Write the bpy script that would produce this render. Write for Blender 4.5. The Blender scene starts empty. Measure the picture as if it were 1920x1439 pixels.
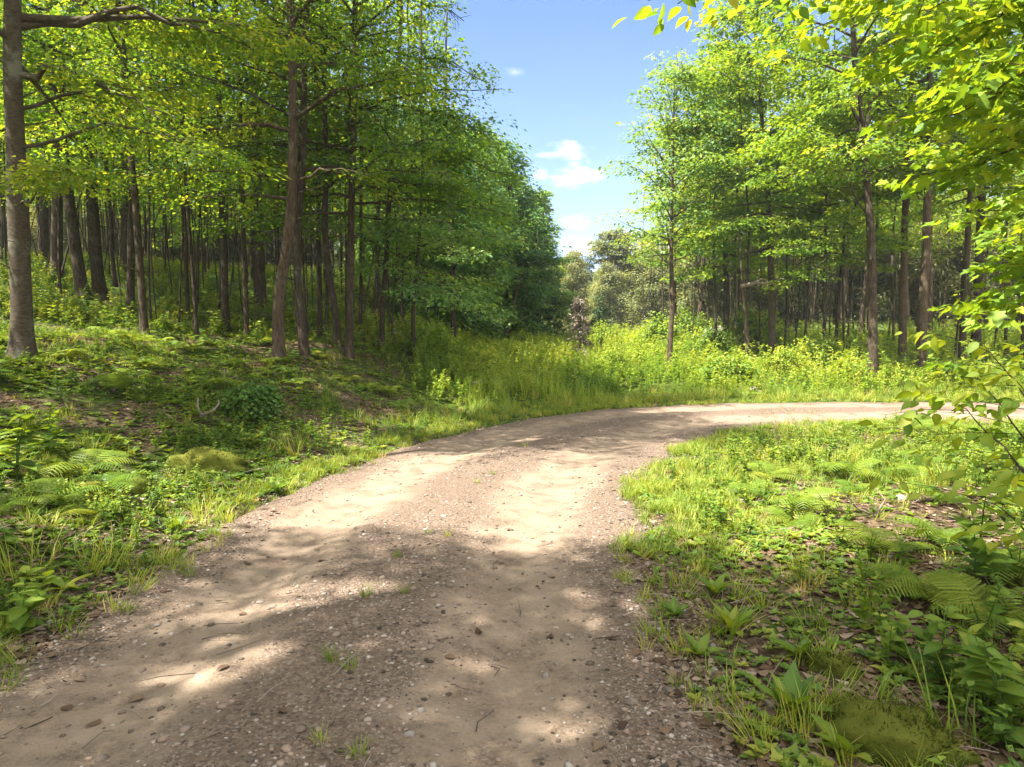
import bpy, math, numpy as np

S = bpy.context.scene
COL = S.collection
R = np.random.default_rng(11)
PI = math.pi

# ------------------------------------------------------------------ camera
F = 1280.0
PITCH = math.atan((719.5 - 620.0) / F)
CAMZ = 1.6
cp, sp = math.cos(PITCH), math.sin(PITCH)


def ray(px, py):
    a = (px - 960) / F
    b = (719.5 - py) / F
    return np.array([a, cp + b * sp, -sp + b * cp])


def P(px, py, y):
    r = ray(px, py)
    return np.array([0, 0, CAMZ]) + r * (y / r[1])


def G0(px, py, z=0.0):
    r = ray(px, py)
    return np.array([0, 0, CAMZ]) + r * ((z - CAMZ) / r[2])


cam = bpy.data.cameras.new('camera')
cam.sensor_width = 36
cam.lens = 24
cam.clip_start = 0.05
cam.clip_end = 3000
co = bpy.data.objects.new('camera', cam)
co.location = (0, 0, CAMZ)
co.rotation_euler = (PI / 2 - PITCH, 0, 0)
COL.objects.link(co)
S.camera = co

# ------------------------------------------------------------------ light
EL = math.radians(57)
AZB = math.radians(26)
SUN = np.array([-math.cos(EL) * math.cos(AZB), -math.cos(EL) * math.sin(AZB), math.sin(EL)])

S.view_settings.view_transform = 'Standard'
S.view_settings.look = 'None'
S.view_settings.exposure = 2.0
S.view_settings.gamma = 1
S.cycles.max_bounces = 7
S.cycles.diffuse_bounces = 4
S.cycles.glossy_bounces = 2
S.cycles.transmission_bounces = 5
S.cycles.transparent_max_bounces = 4
S.cycles.caustics_reflective = False
S.cycles.caustics_refractive = False
S.cycles.use_denoising = True

sl = bpy.data.lights.new('sun', 'SUN')
sl.energy = 5.0
sl.angle = math.radians(0.53)
sl.color = (1.0, 0.95, 0.87)
so = bpy.data.objects.new('sun', sl)
from mathutils import Vector
so.rotation_euler = Vector(SUN).to_track_quat('Z', 'Y').to_euler()
so.location = (-20, -5, 40)
COL.objects.link(so)


class NT:
    def __init__(s, t):
        s.t = t
        t.nodes.clear()

    def n(s, kind, props=None, **ins):
        nd = s.t.nodes.new('ShaderNode' + kind)
        for k, v in (props or {}).items():
            setattr(nd, k, v)
        for k, v in ins.items():
            key = int(k[1:]) if k[0] == 'i' and k[1:].isdigit() else k.replace('_', ' ')
            s.set(nd, key, v)
        return nd

    def set(s, nd, key, v):
        sock = nd.inputs[key]
        if isinstance(v, bpy.types.NodeSocket):
            s.t.links.new(v, sock)
        elif isinstance(v, bpy.types.Node):
            s.t.links.new(v.outputs[0], sock)
        else:
            sock.default_value = v

    def math(s, op, a, b=0.0, c=0.0, clamp=False):
        nd = s.n('Math', {'operation': op, 'use_clamp': clamp}, i0=a, i1=b, i2=c)
        return nd.outputs[0]

    def smooth(s, v, a, b):
        nd = s.n('MapRange', {'interpolation_type': 'SMOOTHSTEP'}, Value=v)
        nd.inputs['From Min'].default_value = a
        nd.inputs['From Max'].default_value = b
        return nd.outputs[0]

    def mix(s, f, a, b):
        nd = s.n('MixRGB', None, Fac=f, Color1=a, Color2=b)
        return nd.outputs[0]

    def ramp(s, v, stops):
        nd = s.n('ValToRGB', None, Fac=v)
        cr = nd.color_ramp
        while len(cr.elements) < len(stops):
            cr.elements.new(0.5)
        for e, (p, c) in zip(cr.elements, stops):
            e.position = p
            e.color = (*c, 1)
        return nd.outputs[0]

    def noise(s, vec, scale, detail=3, rough=0.55):
        nd = s.n('TexNoise', None, Scale=scale, Detail=detail, Roughness=rough)
        if vec is not None:
            s.set(nd, 'Vector', vec)
        return nd.outputs['Fac']


# world: sky + a few cumulus by direction
wd = bpy.data.worlds.new('World')
S.world = wd
wd.use_nodes = True
w = NT(wd.node_tree)
sky = w.n('TexSky', {'sky_type': 'NISHITA', 'sun_disc': False, 'sun_elevation': EL,
                     'sun_rotation': math.atan2(SUN[0], SUN[1]), 'air_density': 1.0, 'dust_density': 0.6,
                     'ozone_density': 2.2, 'altitude': 300})
tc = w.n('TexCoord')
sx = w.n('SeparateXYZ', None, Vector=tc.outputs['Generated'])
yy = w.math('MAXIMUM', sx.outputs[1], 0.05)
u = w.math('DIVIDE', sx.outputs[0], yy)
v = w.math('DIVIDE', sx.outputs[2], yy)
cv = w.n('CombineXYZ', None, X=u, Y=w.math('MULTIPLY', v, 1.6), Z=0.0)
n1 = w.noise(cv.outputs[0], 26.0, 6, 0.62)
n2 = w.noise(cv.outputs[0], 9.0, 4, 0.6)
mask = None
for (px, py, rx, ry, op) in [(1064, 292, 52, 22, .9), (1030, 298, 40, 9, .5), (1085, 336, 70, 30, 1.0), (1012, 334, 24, 15, .7),
                             (1078, 421, 36, 18, .85), (1096, 462, 62, 26, .9), (1172, 445, 55, 22, .7), (965, 153, 22, 10, .25),
                             (1250, 470, 60, 24, .7)]:
    du = w.math('DIVIDE', w.math('SUBTRACT', u, (px - 960) / F), rx / F)
    dv0 = w.math('SUBTRACT', v, (620 - py) / F)
    dv = w.math('DIVIDE', dv0, ry / F)
    rr = w.math('ADD', w.math('MULTIPLY', du, du), w.math('MULTIPLY', dv, dv))
    e = w.math('SUBTRACT', 1.0, w.math('SQRT', rr))
    e = w.math('ADD', e, w.math('MULTIPLY', w.math('SUBTRACT', n1, 0.5), 2.6))
    m = w.math('MULTIPLY', w.smooth(e, 0.1, 1.25), op)
    mask = m if mask is None else w.math('MAXIMUM', mask, m)
mask = w.math('MULTIPLY', mask, w.smooth(sx.outputs[1], 0.05, 0.2))
# low humid veil towards the horizon of a summer sky
veil = w.math('MULTIPLY', w.smooth(sx.outputs[2], 0.45, 0.0), w.math('ADD', 0.05, w.math('MULTIPLY', n2, 0.30)))
sk2 = w.n('MixRGB', {'blend_type': 'MULTIPLY'}, Fac=1.0, Color1=sky.outputs[0], Color2=(.40, .55, .75, 1)).outputs[0]
c = w.mix(veil, sk2, (3.9, 4.7, 5.6, 1))
c = w.mix(mask, c, (6.2, 6.3, 6.5, 1))
# added unseen bright cloud behind and above the viewer, lifts and warms the shade
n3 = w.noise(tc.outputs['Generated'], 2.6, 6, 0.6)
fill_cloud = w.math('MAXIMUM', w.smooth(sx.outputs[1], 0.15, -0.35), w.smooth(sx.outputs[2], 0.62, 0.9))
fill_cloud = w.math('MULTIPLY', fill_cloud, w.smooth(n3, 0.36, 0.52))
c = w.mix(fill_cloud, c, (7.0, 6.7, 6.3, 1))
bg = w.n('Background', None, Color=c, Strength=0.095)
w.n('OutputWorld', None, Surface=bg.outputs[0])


# ------------------------------------------------------------------ numeric noise, road and terrain
def vn(x, y, seed=0):
    x = np.asarray(x, float)
    y = np.asarray(y, float)
    xi = np.floor(x).astype(np.int64)
    yi = np.floor(y).astype(np.int64)
    fx = x - xi
    fy = y - yi
    fx = fx * fx * (3 - 2 * fx)
    fy = fy * fy * (3 - 2 * fy)

    def h(a, b):
        n = (a * 374761393 + b * 668265263 + seed * 974711) & 0xffffffff
        n = ((n ^ (n >> 13)) * 1274126177) & 0xffffffff
        return ((n ^ (n >> 16)) & 0xffff) / 65535.0 * 2 - 1
    return (h(xi, yi) * (1 - fx) + h(xi + 1, yi) * fx) * (1 - fy) + (h(xi, yi + 1) * (1 - fx) + h(xi + 1, yi + 1) * fx) * fy


def sst(a, b, x):
    t = np.clip((x - a) / (b - a), 0, 1)
    return t * t * (3 - 2 * t)


CTRL = np.array([(-0.6, -14), (-0.85, -6), (-0.88, 0), (-0.83, 2.5), (-0.78, 4), (-0.65, 5.6), (-0.29, 7.5), (0.36, 9.2),
                 (1.65, 11.3), (3.5, 12.75), (6.6, 13.55), (10, 13.5), (16, 12.9), (26, 11.6), (45, 8)], float)


def catmull(C, n=16):
    out = []
    Q = np.vstack([2 * C[0] - C[1], C, 2 * C[-1] - C[-2]])
    for i in range(1, len(Q) - 2):
        p0, p1, p2, p3 = Q[i - 1:i + 3]
        for t in np.arange(n) / n:
            out.append(0.5 * (2 * p1 + (p2 - p0) * t + (2 * p0 - 5 * p1 + 4 * p2 - p3) * t * t + (3 * p1 - p0 - 3 * p2 + p3) * t ** 3))
    out.append(C[-1])
    return np.array(out)


CL = catmull(CTRL)
CT = np.gradient(CL, axis=0)
CT /= np.linalg.norm(CT, axis=1)[:, None]
CS = np.concatenate([[0], np.cumsum(np.linalg.norm(np.diff(CL, axis=0), axis=1))])
HW = 1.66


def road_sd(x, y):
    x = np.atleast_1d(np.asarray(x, float))
    y = np.atleast_1d(np.asarray(y, float))
    sd = np.empty(x.shape)
    al = np.empty(x.shape)
    for i in range(0, len(x), 20000):
        dx = x[i:i + 20000, None] - CL[None, :, 0]
        dy = y[i:i + 20000, None] - CL[None, :, 1]
        d2 = dx * dx + dy * dy
        k = d2.argmin(1)
        r = np.arange(len(k))
        t = CT[k]
        s = t[:, 0] * dy[r, k] - t[:, 1] * dx[r, k]
        sd[i:i + 20000] = np.sign(s) * np.sqrt(d2[r, k])
        al[i:i + 20000] = CS[k]
    return sd, al


def terrain(x, y, full=False):
    x = np.atleast_1d(np.asarray(x, float))
    y = np.atleast_1d(np.asarray(y, float))
    sd, al = road_sd(x, y)
    e = sd + 0.16 * vn(al / 0.9, sd * 0 + 3, 5) * np.sign(sd)
    so_ = e - HW
    si = -e - HW
    yq = np.clip(y - 12, 0, 34)
    wl = 1 - sst(-3.2 - .2 * yq, 1.5 - .13 * yq, x)
    k = 0.05 - .018 * (1 - sst(3, 9, x - .15 * (y - 14))) + 0.165 * wl
    k = k * np.where(so_ > 7, 1, 1)
    sp_ = np.clip(so_, 0, None)
    lin = np.where(sp_ < 22, sp_, 22 + (sp_ - 22) * 0.35)
    zo = k * (lin - 0.6 * (1 - np.exp(-lin / 0.6)))
    zo = zo + 0.34 * wl * np.exp(-((so_ - 5.2) / 3.0) ** 2) * sst(0, 2.0, so_)
    zo = zo + 0.10 * wl * np.exp(-((so_ - 0.9) / 0.5) ** 2)
    rough = sst(0.1, 1.2, np.maximum(so_, si))
    nz = 0.16 * vn(x / 1.9, y / 1.9, 1) + 0.07 * vn(x / 0.7, y / 0.7, 2) + 0.025 * vn(x / 0.25, y / 0.25, 3)
    zi = 0.04 * sst(0.3, 2, si) + 0.05 * vn(x / 3.0, y / 3.0, 9) * rough
    z = np.where(sd > 0, zo, zi)
    z = z + nz * rough * (0.75 + 0.25 * wl)
    far = np.hypot(x, y)
    z = z + 26 * sst(120, 330, far) * (1 + 0.5 * vn(x / 90, y / 90, 7)) * sst(-40, 60, y)
    inside = sst(0.10, -0.12, np.maximum(so_, si))
    z = z * (1 - inside) - 0.09 * inside
    if full:
        return z, so_, si, wl
    return z


def tz(x, y):
    return float(terrain([x], [y])[0])


# ------------------------------------------------------------------ mesh building
class MB:
    def __init__(s):
        s.V = []
        s.T = []
        s.A = []
        s.n = 0

    def add(s, V, T, tint=0.5):
        V = np.asarray(V, np.float32).reshape(-1, 3)
        T = np.asarray(T, np.int64).reshape(-1, 3)
        s.V.append(V)
        s.T.append(T + s.n)
        s.A.append(np.broadcast_to(np.asarray(tint, np.float32), (len(V),)))
        s.n += len(V)

    def arrays(s):
        return np.concatenate(s.V), np.concatenate(s.T), np.concatenate(s.A)

    def mesh(s, name, mat, smooth=False):
        V, T, A = s.arrays()
        me = bpy.data.meshes.new(name)
        me.vertices.add(len(V))
        me.vertices.foreach_set('co', np.ascontiguousarray(V, np.float32).ravel())
        me.loops.add(T.size)
        me.loops.foreach_set('vertex_index', np.ascontiguousarray(T, np.int32).ravel())
        me.polygons.add(len(T))
        me.polygons.foreach_set('loop_start', np.arange(0, T.size, 3, dtype=np.int32))
        if smooth:
            me.polygons.foreach_set('use_smooth', np.ones(len(T), bool))
        at = me.attributes.new('tint', 'FLOAT', 'POINT')
        at.data.foreach_set('value', np.ascontiguousarray(A, np.float32))
        me.materials.append(mat)
        me.update(calc_edges=True)
        return me


def tag(o, label=None, cat=None, group=None, kind=None):
    if label:
        o['label'] = label
    if cat:
        o['category'] = cat
    if group:
        o['group'] = group
    if kind:
        o['kind'] = kind
    return o


def obj(name, me, parent=None, loc=(0, 0, 0)):
    o = bpy.data.objects.new(name, me)
    COL.objects.link(o)
    o.location = loc
    if parent:
        o.parent = parent
    return o


def empty(name, loc, label=None, cat=None, group=None):
    o = bpy.data.objects.new(name, None)
    o.empty_display_size = 0.3
    COL.objects.link(o)
    o.location = loc
    return tag(o, label, cat, group)


def copy_tree(o, loc, rz=0.0, sc=1.0, label=None, group=None):
    c_ = o.copy()
    COL.objects.link(c_)
    c_.location = loc
    c_.rotation_euler = (0, 0, rz)
    c_.scale = (sc, sc, sc)
    for ch in list(o.children):
        d = ch.copy()
        COL.objects.link(d)
        d.parent = c_
    if label:
        c_['label'] = label
    if group:
        c_['group'] = group
    return c_


def unit(v):
    v = np.asarray(v, float)
    return v / (np.linalg.norm(v, axis=-1, keepdims=True) + 1e-9)


def tube(mb, pts, rad, k=8, tint=0.5, lobes=None):
    pts = np.asarray(pts, float)
    rad = np.asarray(rad, float)
    n = len(pts)
    t = unit(np.gradient(pts, axis=0))
    ref = np.array([0.31, 0.95, 0.1]) if abs(t[0][2]) > 0.6 else np.array([0.05, 0.1, 1.0])
    a = unit(np.cross(t, ref))
    b = np.cross(t, a)
    th = np.arange(k) / k * 2 * PI
    rr = rad[:, None] * np.ones(k)
    if lobes is not None:
        rr = rr * lobes(pts[:, 2], th)
    V = pts[:, None, :] + rr[..., None] * (np.cos(th)[None, :, None] * a[:, None, :] + np.sin(th)[None, :, None] * b[:, None, :])
    i = np.arange(n - 1)[:, None] * k
    j = np.arange(k)[None, :]
    j2 = (j + 1) % k
    q0, q1, q2, q3 = i + j, i + j2, i + k + j2, i + k + j
    T = np.concatenate([np.stack([q0, q1, q2], -1).reshape(-1, 3), np.stack([q0, q2, q3], -1).reshape(-1, 3)])
    mb.add(V.reshape(-1, 3), T, tint)


# leaf outlines: (along, across, up), tris
def outline(half, centre=None, fold=0.12, curl=0.12):
    half = np.array(half, float)
    pts = [(x, y) for x, y in half] + [(x, -y) for x, y in half[::-1] if abs(y) > 1e-6]
    pts = np.array(pts)
    c_ = np.array([centre or (0.4, 0)])
    A = np.vstack([c_, pts])
    V = np.column_stack([A[:, 0], A[:, 1], fold * np.abs(A[:, 1]) - curl * A[:, 0] ** 2])
    m = len(pts)
    T = np.array([(0, 1 + i, 1 + (i + 1) % m) for i in range(m)])
    return V, T


DIAM = (np.array([(0, 0, 0), (.42, .36, .07), (1, 0, -.1), (.42, -.36, .07)], float), np.array([(0, 1, 2), (0, 2, 3)]))
LANCE = (np.array([(0, 0, 0), (.35, .14, .03), (1, 0, -.14), (.35, -.14, .03)], float), np.array([(0, 1, 2), (0, 2, 3)]))
MAPLE = outline([(0, 0), (.03, .36), (.22, .30), (.54, .58), (.50, .25), (.72, .22), (1, 0)], (.34, 0), .15, .14)
OVATE = outline([(0, 0), (.12, .2), (.38, .31), (.66, .22), (1, 0)], (.42, 0), .22, .2)
LOBED = (np.array([(0, 0, 0), (.25, .42, .06), (.5, .2, .03), (1, 0, -.1), (.5, -.2, .03), (.25, -.42, .06)], float),
         np.array([(0, 1, 2), (0, 2, 4), (2, 3, 4), (0, 4, 5)]))


def leaves(mb, tmpl, pos, dirs, nrm, size, tint):
    V0, T0 = tmpl
    pos = np.asarray(pos, float)
    a = unit(dirs)
    b = unit(np.cross(nrm, a))
    n = np.cross(a, b)
    size = np.broadcast_to(np.asarray(size, float), (len(pos),))
    V = pos[:, None, :] + size[:, None, None] * (V0[None, :, 0, None] * a[:, None, :] + V0[None, :, 1, None] * b[:, None, :] + V0[None, :, 2, None] * n[:, None, :])
    T = T0[None] + (np.arange(len(pos)) * len(V0))[:, None, None]
    tt = np.repeat(np.broadcast_to(np.asarray(tint, float), (len(pos),)), len(V0))
    if len(V0) > 8:
        tt = tt + np.tile(np.where(np.arange(len(V0)) == 0, .14, -.07 * V0[:, 0]), len(pos))
    mb.add(V.reshape(-1, 3), T.reshape(-1, 3), tt)


def scatter(mb, tmpls, pos, scale, rng, tilt=0.12, tj=0.15, base=0.0, zs=None):
    """copies of plant templates (V,T,tint) set down at pos"""
    pos = np.asarray(pos, float)
    M = len(pos)
    which = rng.integers(0, len(tmpls), M)
    rot = rng.random(M) * 2 * PI
    tx, ty = rng.normal(0, tilt, M), rng.normal(0, tilt, M)
    dt = rng.normal(base, tj, M) if np.ndim(base) == 0 else base + rng.normal(0, tj, M)
    scale = np.broadcast_to(np.asarray(scale, float), (M,))
    for i, (V0, T0, A0) in enumerate(tmpls):
        m = np.where(which == i)[0]
        if len(m) == 0:
            continue
        c_, s_ = np.cos(rot[m]), np.sin(rot[m])
        X = V0[None, :, 0] * c_[:, None] - V0[None, :, 1] * s_[:, None]
        Y = V0[None, :, 0] * s_[:, None] + V0[None, :, 1] * c_[:, None]
        Z = V0[None, :, 2] + np.zeros_like(X)
        X = X + Z * tx[m][:, None]
        Y = Y + Z * ty[m][:, None]
        V = np.stack([X, Y, Z], -1) * scale[m][:, None, None] + pos[m][:, None, :]
        T = T0[None] + (np.arange(len(m)) * len(V0))[:, None, None]
        A = np.clip(A0[None] + dt[m][:, None], 0, 1)
        mb.add(V.reshape(-1, 3), T.reshape(-1, 3), A.ravel())


# ------------------------------------------------------------------ materials
def new_mat(name):
    m = bpy.data.materials.new(name)
    m.use_nodes = True
    return m, NT(m.node_tree)


def leaf_mat(name, stops, trans=0.5, yel=(1.62, 1.36, 0.5), gloss=0.02, rough=0.55, var=0.18, rand=1.0):
    m, t = new_mat(name)
    at = t.n('Attribute', {'attribute_name': 'tint'})
    oi = t.n('ObjectInfo')
    g = t.n('NewGeometry')
    no = t.noise(g.outputs['Position'], 1.3, 2)
    f = t.math('ADD', at.outputs['Fac'], t.math('MULTIPLY', t.math('SUBTRACT', no, 0.5), 0.5))
    f = t.math('ADD', f, t.math('MULTIPLY', t.math('SUBTRACT', oi.outputs['Random'], 0.5), 2 * var), clamp=True)
    col = t.ramp(f, [(i / (len(stops) - 1), s_) for i, s_ in enumerate(stops)])
    tcol = t.n('MixRGB', {'blend_type': 'MULTIPLY'}, Fac=1.0, Color1=col, Color2=(*yel, 1)).outputs[0]
    d = t.n('BsdfDiffuse', None, Color=col)
    tr = t.n('BsdfTranslucent', None, Color=tcol)
    mx = t.n('MixShader', None, i0=trans, i1=d.outputs[0], i2=tr.outputs[0])
    gl = t.n('BsdfGlossy', None, Color=(0.9, 0.95, 0.9, 1), Roughness=rough)
    m2 = t.n('MixShader', None, i0=gloss, i1=mx.outputs[0], i2=gl.outputs[0])
    t.n('OutputMaterial', None, Surface=m2.outputs[0])
    return m


def bark_mat(name, dark, mid, light, zscale=3.0, lich=0.25, bump=0.6, fine=38.0):
    m, t = new_mat(name)
    tc_ = t.n('TexCoord')
    oi = t.n('ObjectInfo')
    mp = t.n('Mapping', None, Vector=tc_.outputs['Object'], Scale=(1, 1, 1.0 / zscale))
    n1_ = t.noise(mp.outputs[0], fine, 5, 0.65)
    n2_ = t.noise(tc_.outputs['Object'], 2.2, 4, 0.6)
    n3_ = t.noise(tc_.outputs['Object'], 9.0, 3, 0.6)
    c1 = t.ramp(n1_, [(0.3, dark), (0.52, mid), (0.75, light)])
    c2 = t.mix(t.math('MULTIPLY', t.smooth(n2_, 0.52, 0.68), lich), c1, (0.30, 0.31, 0.24, 1))
    c3 = t.mix(t.math('MULTIPLY', t.smooth(n3_, 0.58, 0.72), 0.55), c2, (*dark, 1))
    bp = t.n('Bump', None, Strength=bump, Distance=0.05, Height=n1_)
    b = t.n('BsdfPrincipled', None, Base_Color=c3, Roughness=0.9, Normal=bp.outputs[0])
    b.inputs['Specular IOR Level'].default_value = 0.2
    t.n('OutputMaterial', None, Surface=b.outputs[0])
    return m


def flat_mat(name, stops, rough=0.85, nscale=6.0, bump=0.0, bscale=60, spec=0.2):
    m, t = new_mat(name)
    at = t.n('Attribute', {'attribute_name': 'tint'})
    tc_ = t.n('TexCoord')
    no = t.noise(tc_.outputs['Object'], nscale, 3)
    f = t.math('ADD', at.outputs['Fac'], t.math('MULTIPLY', t.math('SUBTRACT', no, 0.5), 0.6), clamp=True)
    col = t.ramp(f, [(i / (len(stops) - 1), s_) for i, s_ in enumerate(stops)])
    b = t.n('BsdfPrincipled', None, Base_Color=col, Roughness=rough)
    b.inputs['Specular IOR Level'].default_value = spec
    if bump:
        n2_ = t.noise(tc_.outputs['Object'], bscale, 4)
        bp = t.n('Bump', None, Strength=bump, Distance=0.01, Height=n2_)
        t.set(b, 'Normal', bp.outputs[0])
    t.n('OutputMaterial', None, Surface=b.outputs[0])
    return m


M = {}
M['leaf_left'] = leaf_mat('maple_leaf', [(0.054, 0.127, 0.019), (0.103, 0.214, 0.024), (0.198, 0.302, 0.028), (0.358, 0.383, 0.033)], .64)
M['leaf_right'] = leaf_mat('sunlit_tone_maple_leaf', [(0.075, 0.168, 0.019), (0.150, 0.267, 0.024), (0.251, 0.367, 0.027), (0.402, 0.458, 0.039)], .5, var=.08)  # sunlight put into the colour: brighter, yellower copy of the left maple leaf
M['leaf_blue'] = leaf_mat('cool_leaf', [(0.050, 0.141, 0.054), (0.103, 0.223, 0.063), (0.187, 0.313, 0.075), (0.289, 0.396, 0.084)], .45)
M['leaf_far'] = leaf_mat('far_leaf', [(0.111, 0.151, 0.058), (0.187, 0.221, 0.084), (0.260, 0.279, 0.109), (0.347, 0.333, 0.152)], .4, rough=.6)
M['leaf_shrub'] = leaf_mat('shrub_leaf', [(0.076, 0.168, 0.019), (0.163, 0.275, 0.024), (0.288, 0.373, 0.032), (0.461, 0.473, 0.058)], .45)
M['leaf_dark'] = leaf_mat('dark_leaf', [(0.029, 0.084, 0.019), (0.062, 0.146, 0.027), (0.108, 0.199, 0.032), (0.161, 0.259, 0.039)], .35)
M['herb'] = leaf_mat('herb_leaf', [(0.057, 0.114, 0.024), (0.112, 0.206, 0.027), (0.207, 0.290, 0.032), (0.375, 0.382, 0.058)], .4)
M['fern'] = leaf_mat('fern_leaf', [(0.064, 0.125, 0.019), (0.117, 0.206, 0.022), (0.206, 0.276, 0.028), (0.332, 0.350, 0.048)], .42)
M['grass'] = leaf_mat('grass_blade', [(0.082, 0.153, 0.024), (0.185, 0.275, 0.032), (0.352, 0.382, 0.050), (0.663, 0.443, 0.195)], .4)
M['meadow'] = leaf_mat('meadow_leaf', [(0.071, 0.169, 0.026), (0.142, 0.264, 0.030), (0.246, 0.358, 0.038), (0.412, 0.454, 0.075)], .42)
M['needle'] = leaf_mat('conifer_needle', [(.012, .035, .012), (.025, .06, .018), (.04, .085, .022), (.06, .11, .03)], .1)
M['rust'] = leaf_mat('dead_needle', [(.12, .095, .074), (.22, .172, .135), (.33, .265, .21), (.25, .22, .12)], .15, yel=(1, .9, .8))
M['bark'] = bark_mat('grey_brown_bark', (0.020, 0.013, 0.008), (0.066, 0.048, 0.030), (0.134, 0.100, 0.066), 4.5, .2, 1.0, 30)
M['bark_smooth'] = bark_mat('smooth_beech_bark', (0.043, 0.031, 0.021), (0.082, 0.064, 0.043), (0.121, 0.100, 0.070), 0.35, .4, .3, 14)
M['bark_dark'] = bark_mat('dark_bark', (.018, .013, .009), (.06, .043, .028), (.13, .097, .065), 4.5, .2, 1.0, 30)
M['bark_tan'] = bark_mat('tan_bark', (0.034, 0.022, 0.013), (0.097, 0.068, 0.043), (0.176, 0.134, 0.088), 4.5, .2, 1.0, 30)
M['dead'] = flat_mat('dead_leaf', [(.05, .03, .018), (.115, .07, .042), (.20, .135, .088), (.33, .255, .19)], .8, 3.0)
M['stick'] = flat_mat('dead_wood', [(.06, .045, .032), (.17, .13, .10), (.33, .27, .22)], .85, 8)
M['stone'] = flat_mat('gravel_stone', [(.055, .043, .034), (.165, .125, .092), (.235, .185, .145), (.27, .19, .14), (.38, .335, .285)], .8, 30, .4, 120)
M['moss'] = flat_mat('moss', [(.025, .04, .009), (.06, .08, .014), (.10, .115, .018), (.17, .165, .03)], .95, 9, 1.0, 130, .05)
M['straw'] = leaf_mat('seed_head', [(.20, .16, .07), (.34, .28, .13), (.45, .38, .2)], .35, yel=(1, 1, .8))
M['rock'] = flat_mat('grey_rock', [(.08, .07, .06), (.19, .165, .14), (.33, .29, .25)], .85, 5, .7, 40)

# ground under the woods
m, t = new_mat('forest_floor')
tc_ = t.n('TexCoord')
n1_ = t.noise(tc_.outputs['Object'], 0.9, 5, 0.6)
n2_ = t.noise(tc_.outputs['Object'], 14, 5, 0.7)
n3_ = t.noise(tc_.outputs['Object'], 60, 3, 0.7)
vo = t.n('TexVoronoi', None, Vector=tc_.outputs['Object'], Scale=22.0)
lit = t.ramp(t.math('ADD', t.math('MULTIPLY', n2_, 0.6), t.math('MULTIPLY', vo.outputs['Distance'], 0.5)),
             [(.25, (.03, .02, .012)), (.5, (.085, .055, .034)), (.72, (.17, .115, .07)), (.9, (.26, .19, .13))])
grn = t.ramp(n2_, [(.3, (.025, .045, .008)), (.55, (.06, .10, .012)), (.75, (.12, .15, .018))])
at = t.n('Attribute', {'attribute_name': 'tint'})
gf = t.smooth(t.math('ADD', n1_, t.math('MULTIPLY', t.math('SUBTRACT', at.outputs['Fac'], 0.5), 0.5)), 0.42, 0.60)
col = t.mix(gf, lit, grn)
bp = t.n('Bump', None, Strength=0.8, Distance=0.04, Height=t.math('ADD', n2_, t.math('MULTIPLY', n3_, 0.5)))
b = t.n('BsdfPrincipled', None, Base_Color=col, Roughness=0.95, Normal=bp.outputs[0])
b.inputs['Specular IOR Level'].default_value = 0.1
t.n('OutputMaterial', None, Surface=b.outputs[0])
M['floor'] = m

# dirt road: across = UV.x in metres, along = UV.y
m, t = new_mat('gravel_dirt')
uv = t.n('UVMap')
tc_ = t.n('TexCoord')
su = t.n('SeparateXYZ', None, Vector=uv.outputs[0])
nw = t.noise(tc_.outputs['Object'], 0.8, 3)
uu = t.math('ADD', su.outputs[0], t.math('MULTIPLY', t.math('SUBTRACT', nw, 0.5), 0.7))


def band(cen, wid):
    d_ = t.math('ABSOLUTE', t.math('SUBTRACT', uu, cen))
    return t.smooth(d_, wid, wid * 0.45)


trk = t.math('MAXIMUM', band(-0.80, 0.55), band(0.88, 0.55))
na = t.noise(tc_.outputs['Object'], 3.5, 5, 0.65)
nb = t.noise(tc_.outputs['Object'], 45, 4, 0.7)
ncx = t.noise(tc_.outputs['Object'], 160, 2, 0.7)
trk = t.math('MULTIPLY', trk, t.smooth(na, 0.25, 0.55))
vo = t.n('TexVoronoi', None, Vector=tc_.outputs['Object'], Scale=70.0)
vo2 = t.n('TexVoronoi', None, Vector=tc_.outputs['Object'], Scale=28.0)
grav = t.mix(0.5, t.ramp(nb, [(.25, (0.081, 0.055, 0.036)), (.5, (0.166, 0.118, 0.085)), (.75, (0.247, 0.184, 0.137))]),
             t.ramp(t.n('SeparateXYZ', None, Vector=vo.outputs['Color']).outputs[0], [(0, (0.072, 0.052, 0.037)), (.5, (0.168, 0.125, 0.091)), (.8, (0.224, 0.156, 0.107)), (1, (0.304, 0.260, 0.216))]))
dirt = t.ramp(t.math('ADD', t.math('MULTIPLY', na, 0.6), t.math('MULTIPLY', nb, 0.4)),
              [(.3, (0.176, 0.126, 0.086)), (.5, (0.239, 0.178, 0.125)), (.7, (0.305, 0.234, 0.169))])
col = t.mix(trk, grav, dirt)
spk = t.math('MULTIPLY', t.smooth(vo2.outputs['Distance'], 0.16, 0.06), t.smooth(t.n('SeparateXYZ', None, Vector=vo2.outputs['Color']).outputs[1], 0.6, 0.7))
col = t.mix(t.math('MULTIPLY', spk, 0.6), col, (.08, .06, .045, 1))
hgt = t.math('ADD', t.math('MULTIPLY', nb, 0.7), t.math('ADD', t.math('MULTIPLY', ncx, 0.35), t.math('MULTIPLY', vo.outputs['Distance'], -0.6)))
bst = t.math('SUBTRACT', 0.75, t.math('MULTIPLY', trk, 0.4))
bp = t.n('Bump', None, Strength=bst, Distance=0.02, Height=hgt)
b = t.n('BsdfPrincipled', None, Base_Color=col, Roughness=0.95, Normal=bp.outputs[0])
b.inputs['Specular IOR Level'].default_value = 0.12
t.n('OutputMaterial', None, Surface=b.outputs[0])
M['road'] = m

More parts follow.
